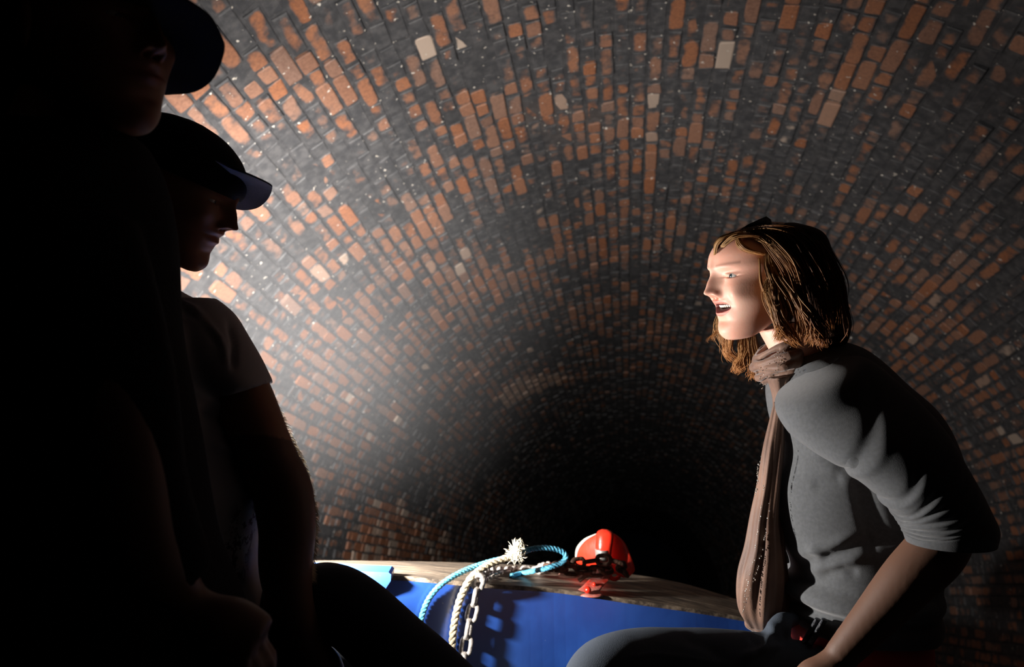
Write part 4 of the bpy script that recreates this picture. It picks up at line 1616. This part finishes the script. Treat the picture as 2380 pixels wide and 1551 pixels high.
# shirt
def print_mat():
    k = NT('dark_patterned_shirt')
    tc = k.n('TexCoord').outputs['Object']
    g = k.rng(k.noise(tc, 26, 5, .7), .50, .54)
    g2 = k.rng(k.noise(tc, 5, 2), .45, .6)
    k.l(k.mix(k.math('MULTIPLY', g, g2), (0.42, 0.41, 0.43), (0.06, 0.04, 0.055)), k.b.inputs['Base Color'])
    k.b.inputs['Roughness'].default_value = 0.9
    k.b.inputs['Specular IOR Level'].default_value = 0.2
    return k.m


M_TEE = print_mat()
tee = MB()
tee.loft([(200, 668, 398, 668, DM, .068), (185, 690, 425, 684, DM, .085), (140, 730, 470, 715, DM, .15), (110, 800, 515, 780, DM, .17), (100, 900, 540, 880, DM, .165), (100, 1000, 558, 985, DM, .155), (105, 1080, 580, 1070, DM, .15),
          (110, 1140, 604, 1130, DM, .15), (110, 1220, 600, 1210, DM, .15), (110, 1330, 590, 1320, DM, .15), (110, 1450, 600, 1440, DM, .155)], 60, 56, 2.3)
tee.loft([(385, 700, 500, 690, DM - .005, .05), (360, 760, 541, 728, DM - .01, .075), (400, 830, 573, 782, DM - .02, .075), (462, 890, 601, 830, DM - .02, .072), (515, 916, 619, 868, DM - .02, .068), (534, 920, 632, 892, DM - .02, .064)], 40, 40)
tee.loft([(310, 740, 450, 720, DM + .12, .06), (320, 880, 470, 860, DM + .13, .06), (340, 940, 480, 930, DM + .14, .055)], 20, 30)


def tee_folds(v, nn):
    u, w, d = project(v)
    h = np.zeros(len(v))
    for pts, wd_, am in (([(385, 690), (450, 720), (510, 790), (540, 870)], 9, .006), ([(400, 700), (470, 745), (525, 830)], 8, -.005), ([(430, 900), (490, 930), (540, 960)], 10, .006),
                         ([(450, 950), (520, 980), (560, 1000)], 10, -.006), ([(480, 1020), (540, 1050), (590, 1080)], 10, .006), ([(530, 740), (545, 800), (540, 870)], 8, -.007)):
        h += ridge(u, w, pts, wd_, am)
    return h + np.array([mnoise.noise(Vector(x) * 8) for x in v]) * .004


child('t_shirt', remeshed('t_shirt', tee, 0.0058, 3, M_TEE, tee_folds), man)
# trousers
tr = MB()
tr.loft([(105, 1440, 600, 1440, DM, .155), (90, 1550, 620, 1550, DM, .17), (100, 1700, 600, 1700, DM, .17)], 20, 40, 2.3)
tr.tube([P(450, 1560, DM + .06), P(600, 1500, DM + .06), P(720, 1415, DM + .06), P(775, 1398, DM + .05), P(830, 1430, DM + .04), P(915, 1512, DM + .02), P(1010, 1600, DM), P(1100, 1690, DM)],
        [.085, .082, .070, .0605, .0600, .0620, .064, .066], 40, 60)
tr.tube([P(450, 1660, DM + .22), P(620, 1600, DM + .22), P(760, 1560, DM + .24), P(840, 1620, DM + .24), P(880, 1760, DM + .24)], [.085, .08, .066, .062, .055], 30, 40)
child('trousers', remeshed('trousers', tr, 0.0058, 3, M_DENIMD, lambda v, nn: np.array([mnoise.noise(Vector(x) * 12) for x in v]) * .003), man)
# cap
M_CAPU = mat('navy_peak_bounce_lit', (0.06, 0.08, 0.14), 0.7, bump=.2, bscale=300, spec=.3)  # bluish bounce light from below painted into the peak's colour
cap_crown(MMn, man)


def brim(name, rim, root_line, thick, m, root, n=28, k=26):
    """curved peak: root_line and rim are rows (u, v, depth) from near to far side"""
    a = crom(np.array(root_line, float), n)
    b = crom(np.array(rim, float), n)
    top = np.array([[tuple(P(*(a[i] + (b[i] - a[i]) * j / (k - 1)))) for j in range(k)] for i in range(n)])
    out = []
    for off in (0, 1):
        out.append(top + np.array(Vector((0, 0, 1))) * thick * (0.5 - off))
    vs = np.vstack([out[0].reshape(-1, 3), out[1].reshape(-1, 3)])
    f = grid_faces(n, k, False)
    f2 = [tuple(reversed([x + n * k for x in q])) for q in f]
    bd1 = [j for j in range(k)] + [i * k + k - 1 for i in range(1, n)] + [(n - 1) * k + j for j in range(k - 2, -1, -1)] + [i * k for i in range(n - 2, 0, -1)]
    f3 = [(bd1[i], bd1[(i + 1) % len(bd1)], bd1[(i + 1) % len(bd1)] + n * k, bd1[i] + n * k) for i in range(len(bd1))]
    mb = MB()
    mb.add(vs, f + f2 + f3)
    return child(name, mb.me(name, m), root)


brim('cap_peak', [(536, 388, DM - .085), (590, 410, DM - .078), (628, 429, DM - .055), (632, 440, DM - .03), (622, 462, DM + .01), (600, 481, DM + .045), (570, 487, DM + .08), (540, 484, DM + .10)],
     [(500, 372, DM - .095), (520, 388, DM - .08), (532, 398, DM - .055), (538, 405, DM - .02), (538, 415, DM + .01), (535, 430, DM + .04), (528, 450, DM + .07), (515, 470, DM + .095)], .003, M_CAPU, man)
# fine hair on the forearm, catching the lamp
ah = MB()
for _ in range(1500):
    t = random.random()
    q = crom(np.array([(612, 880, 0), (648, 955, 1), (684, 1035, 1), (706, 1085, 1), (722, 1150, 1), (730, 1200, 1), (727, 1260, 1), (722, 1310, 1), (728, 1380, 1)], float), 200)
    i = int((t ** .7) * 190)
    u, v, _z = q[i]
    u -= 4 + random.random() * 7
    d_ = DM + random.uniform(-.03, .035)
    a_ = random.uniform(.25, 1.0)
    L = random.uniform(9, 21)
    p0 = P(u, v, d_)
    ah.tube([p0, P(u + L * .7, v + L * .35 * a_, d_ + .004), P(u + L, v + L * .9 * a_, d_ + .006)], [.00042, .00036, .00012], 3)
tag(child('arm_hair', ah.me('arm_hair', mat('fine_blond_arm_hair', (0.80, 0.66, 0.42), 0.4)), man), 'fine pale hair along the forearm', kind='stuff')

# ================================================================== the nearest person
DN = 0.93
near_p = tag(empty('person', P(60, 1700, DN)), 'nearest person, in dark cap and dark coat, black silhouette at left edge', 'person')
ex = MB()
ex.loft([(-10, 200, 240, 250, DN, .055), (-40, 300, 200, 310, DN, .056), (-80, 370, 190, 350, DN, .07), (-180, 480, 260, 450, DN, .13), (-200, 800, 300, 800, DN, .12), (-200, 1400, 330, 1400, DN, .12)], 30, 30)
ex.tube([P(150, 600, DN - .1), P(250, 900, DN - .12), P(330, 1250, DN - .1), P(420, 1400, DN - .05)], [.045, .042, .036, .028], 20, 24)
hand(ex, P(430, 1420, DN - .05), RGT * 0.8 - UPV * 0.4, UPV * .6 + RGT * .2, 1, 0.7, 1.0)
fwn = (RGT * 0.86 - FWD * 0.42 - UPV * 0.04)
MALE_S = MALE
MN = man_body(P(213, 318, DN), fwn, UPV * 1.0 + RGT * 0.02, ex, 'near', near_p, M_SKINM)
M_COAT = mat('dark_coat', (0.010, 0.009, 0.010), 0.95, bump=.3, bscale=200, spec=.1)
hm = MB()
hm.loft([(-160, 20, 180, 20, DN + .01, .09), (-175, 110, 200, 110, DN + .01, .10), (-170, 220, 170, 230, DN + .01, .095), (-150, 330, 130, 350, DN + .01, .08)], 24, 40)
child('hood', hm.me('hood', M_COAT), near_p)
ct = MB()
ct.loft([(-120, 310, 290, 306, DN, .085), (-160, 340, 330, 332, DN, .10), (-200, 420, 350, 400, DN, .15), (-240, 540, 365, 520, DN, .17), (-260, 750, 380, 740, DN, .17), (-260, 1000, 430, 1000, DN, .16), (-260, 1250, 480, 1250, DN, .165), (-260, 1500, 560, 1500, DN, .18), (-260, 1800, 600, 1800, DN, .18)], 60, 50, 2.4)
ct.tube([P(150, 560, DN - .08), P(240, 850, DN - .10), P(320, 1180, DN - .08), P(395, 1350, DN - .05)], [.075, .066, .056, .048], 30, 40)
child('coat', remeshed('coat', ct, 0.008, 3, M_COAT, lambda v, nn: np.array([mnoise.noise(Vector(x) * 8) for x in v]) * .005), near_p)
cap_crown(MN, near_p)
brim('cap_peak', [(400, -20, DN - .09), (455, 12, DN - .07), (492, 42, DN - .05), (518, 92, DN - .02), (521, 122, DN), (497, 180, DN + .04), (452, 212, DN + .07), (385, 219, DN + .10)],
     [(330, -30, DN - .10), (340, -5, DN - .08), (350, 30, DN - .05), (355, 65, DN - .02), (355, 100, DN), (352, 140, DN + .03), (350, 175, DN + .06), (352, 212, DN + .09)], .003, M_CAP, near_p)
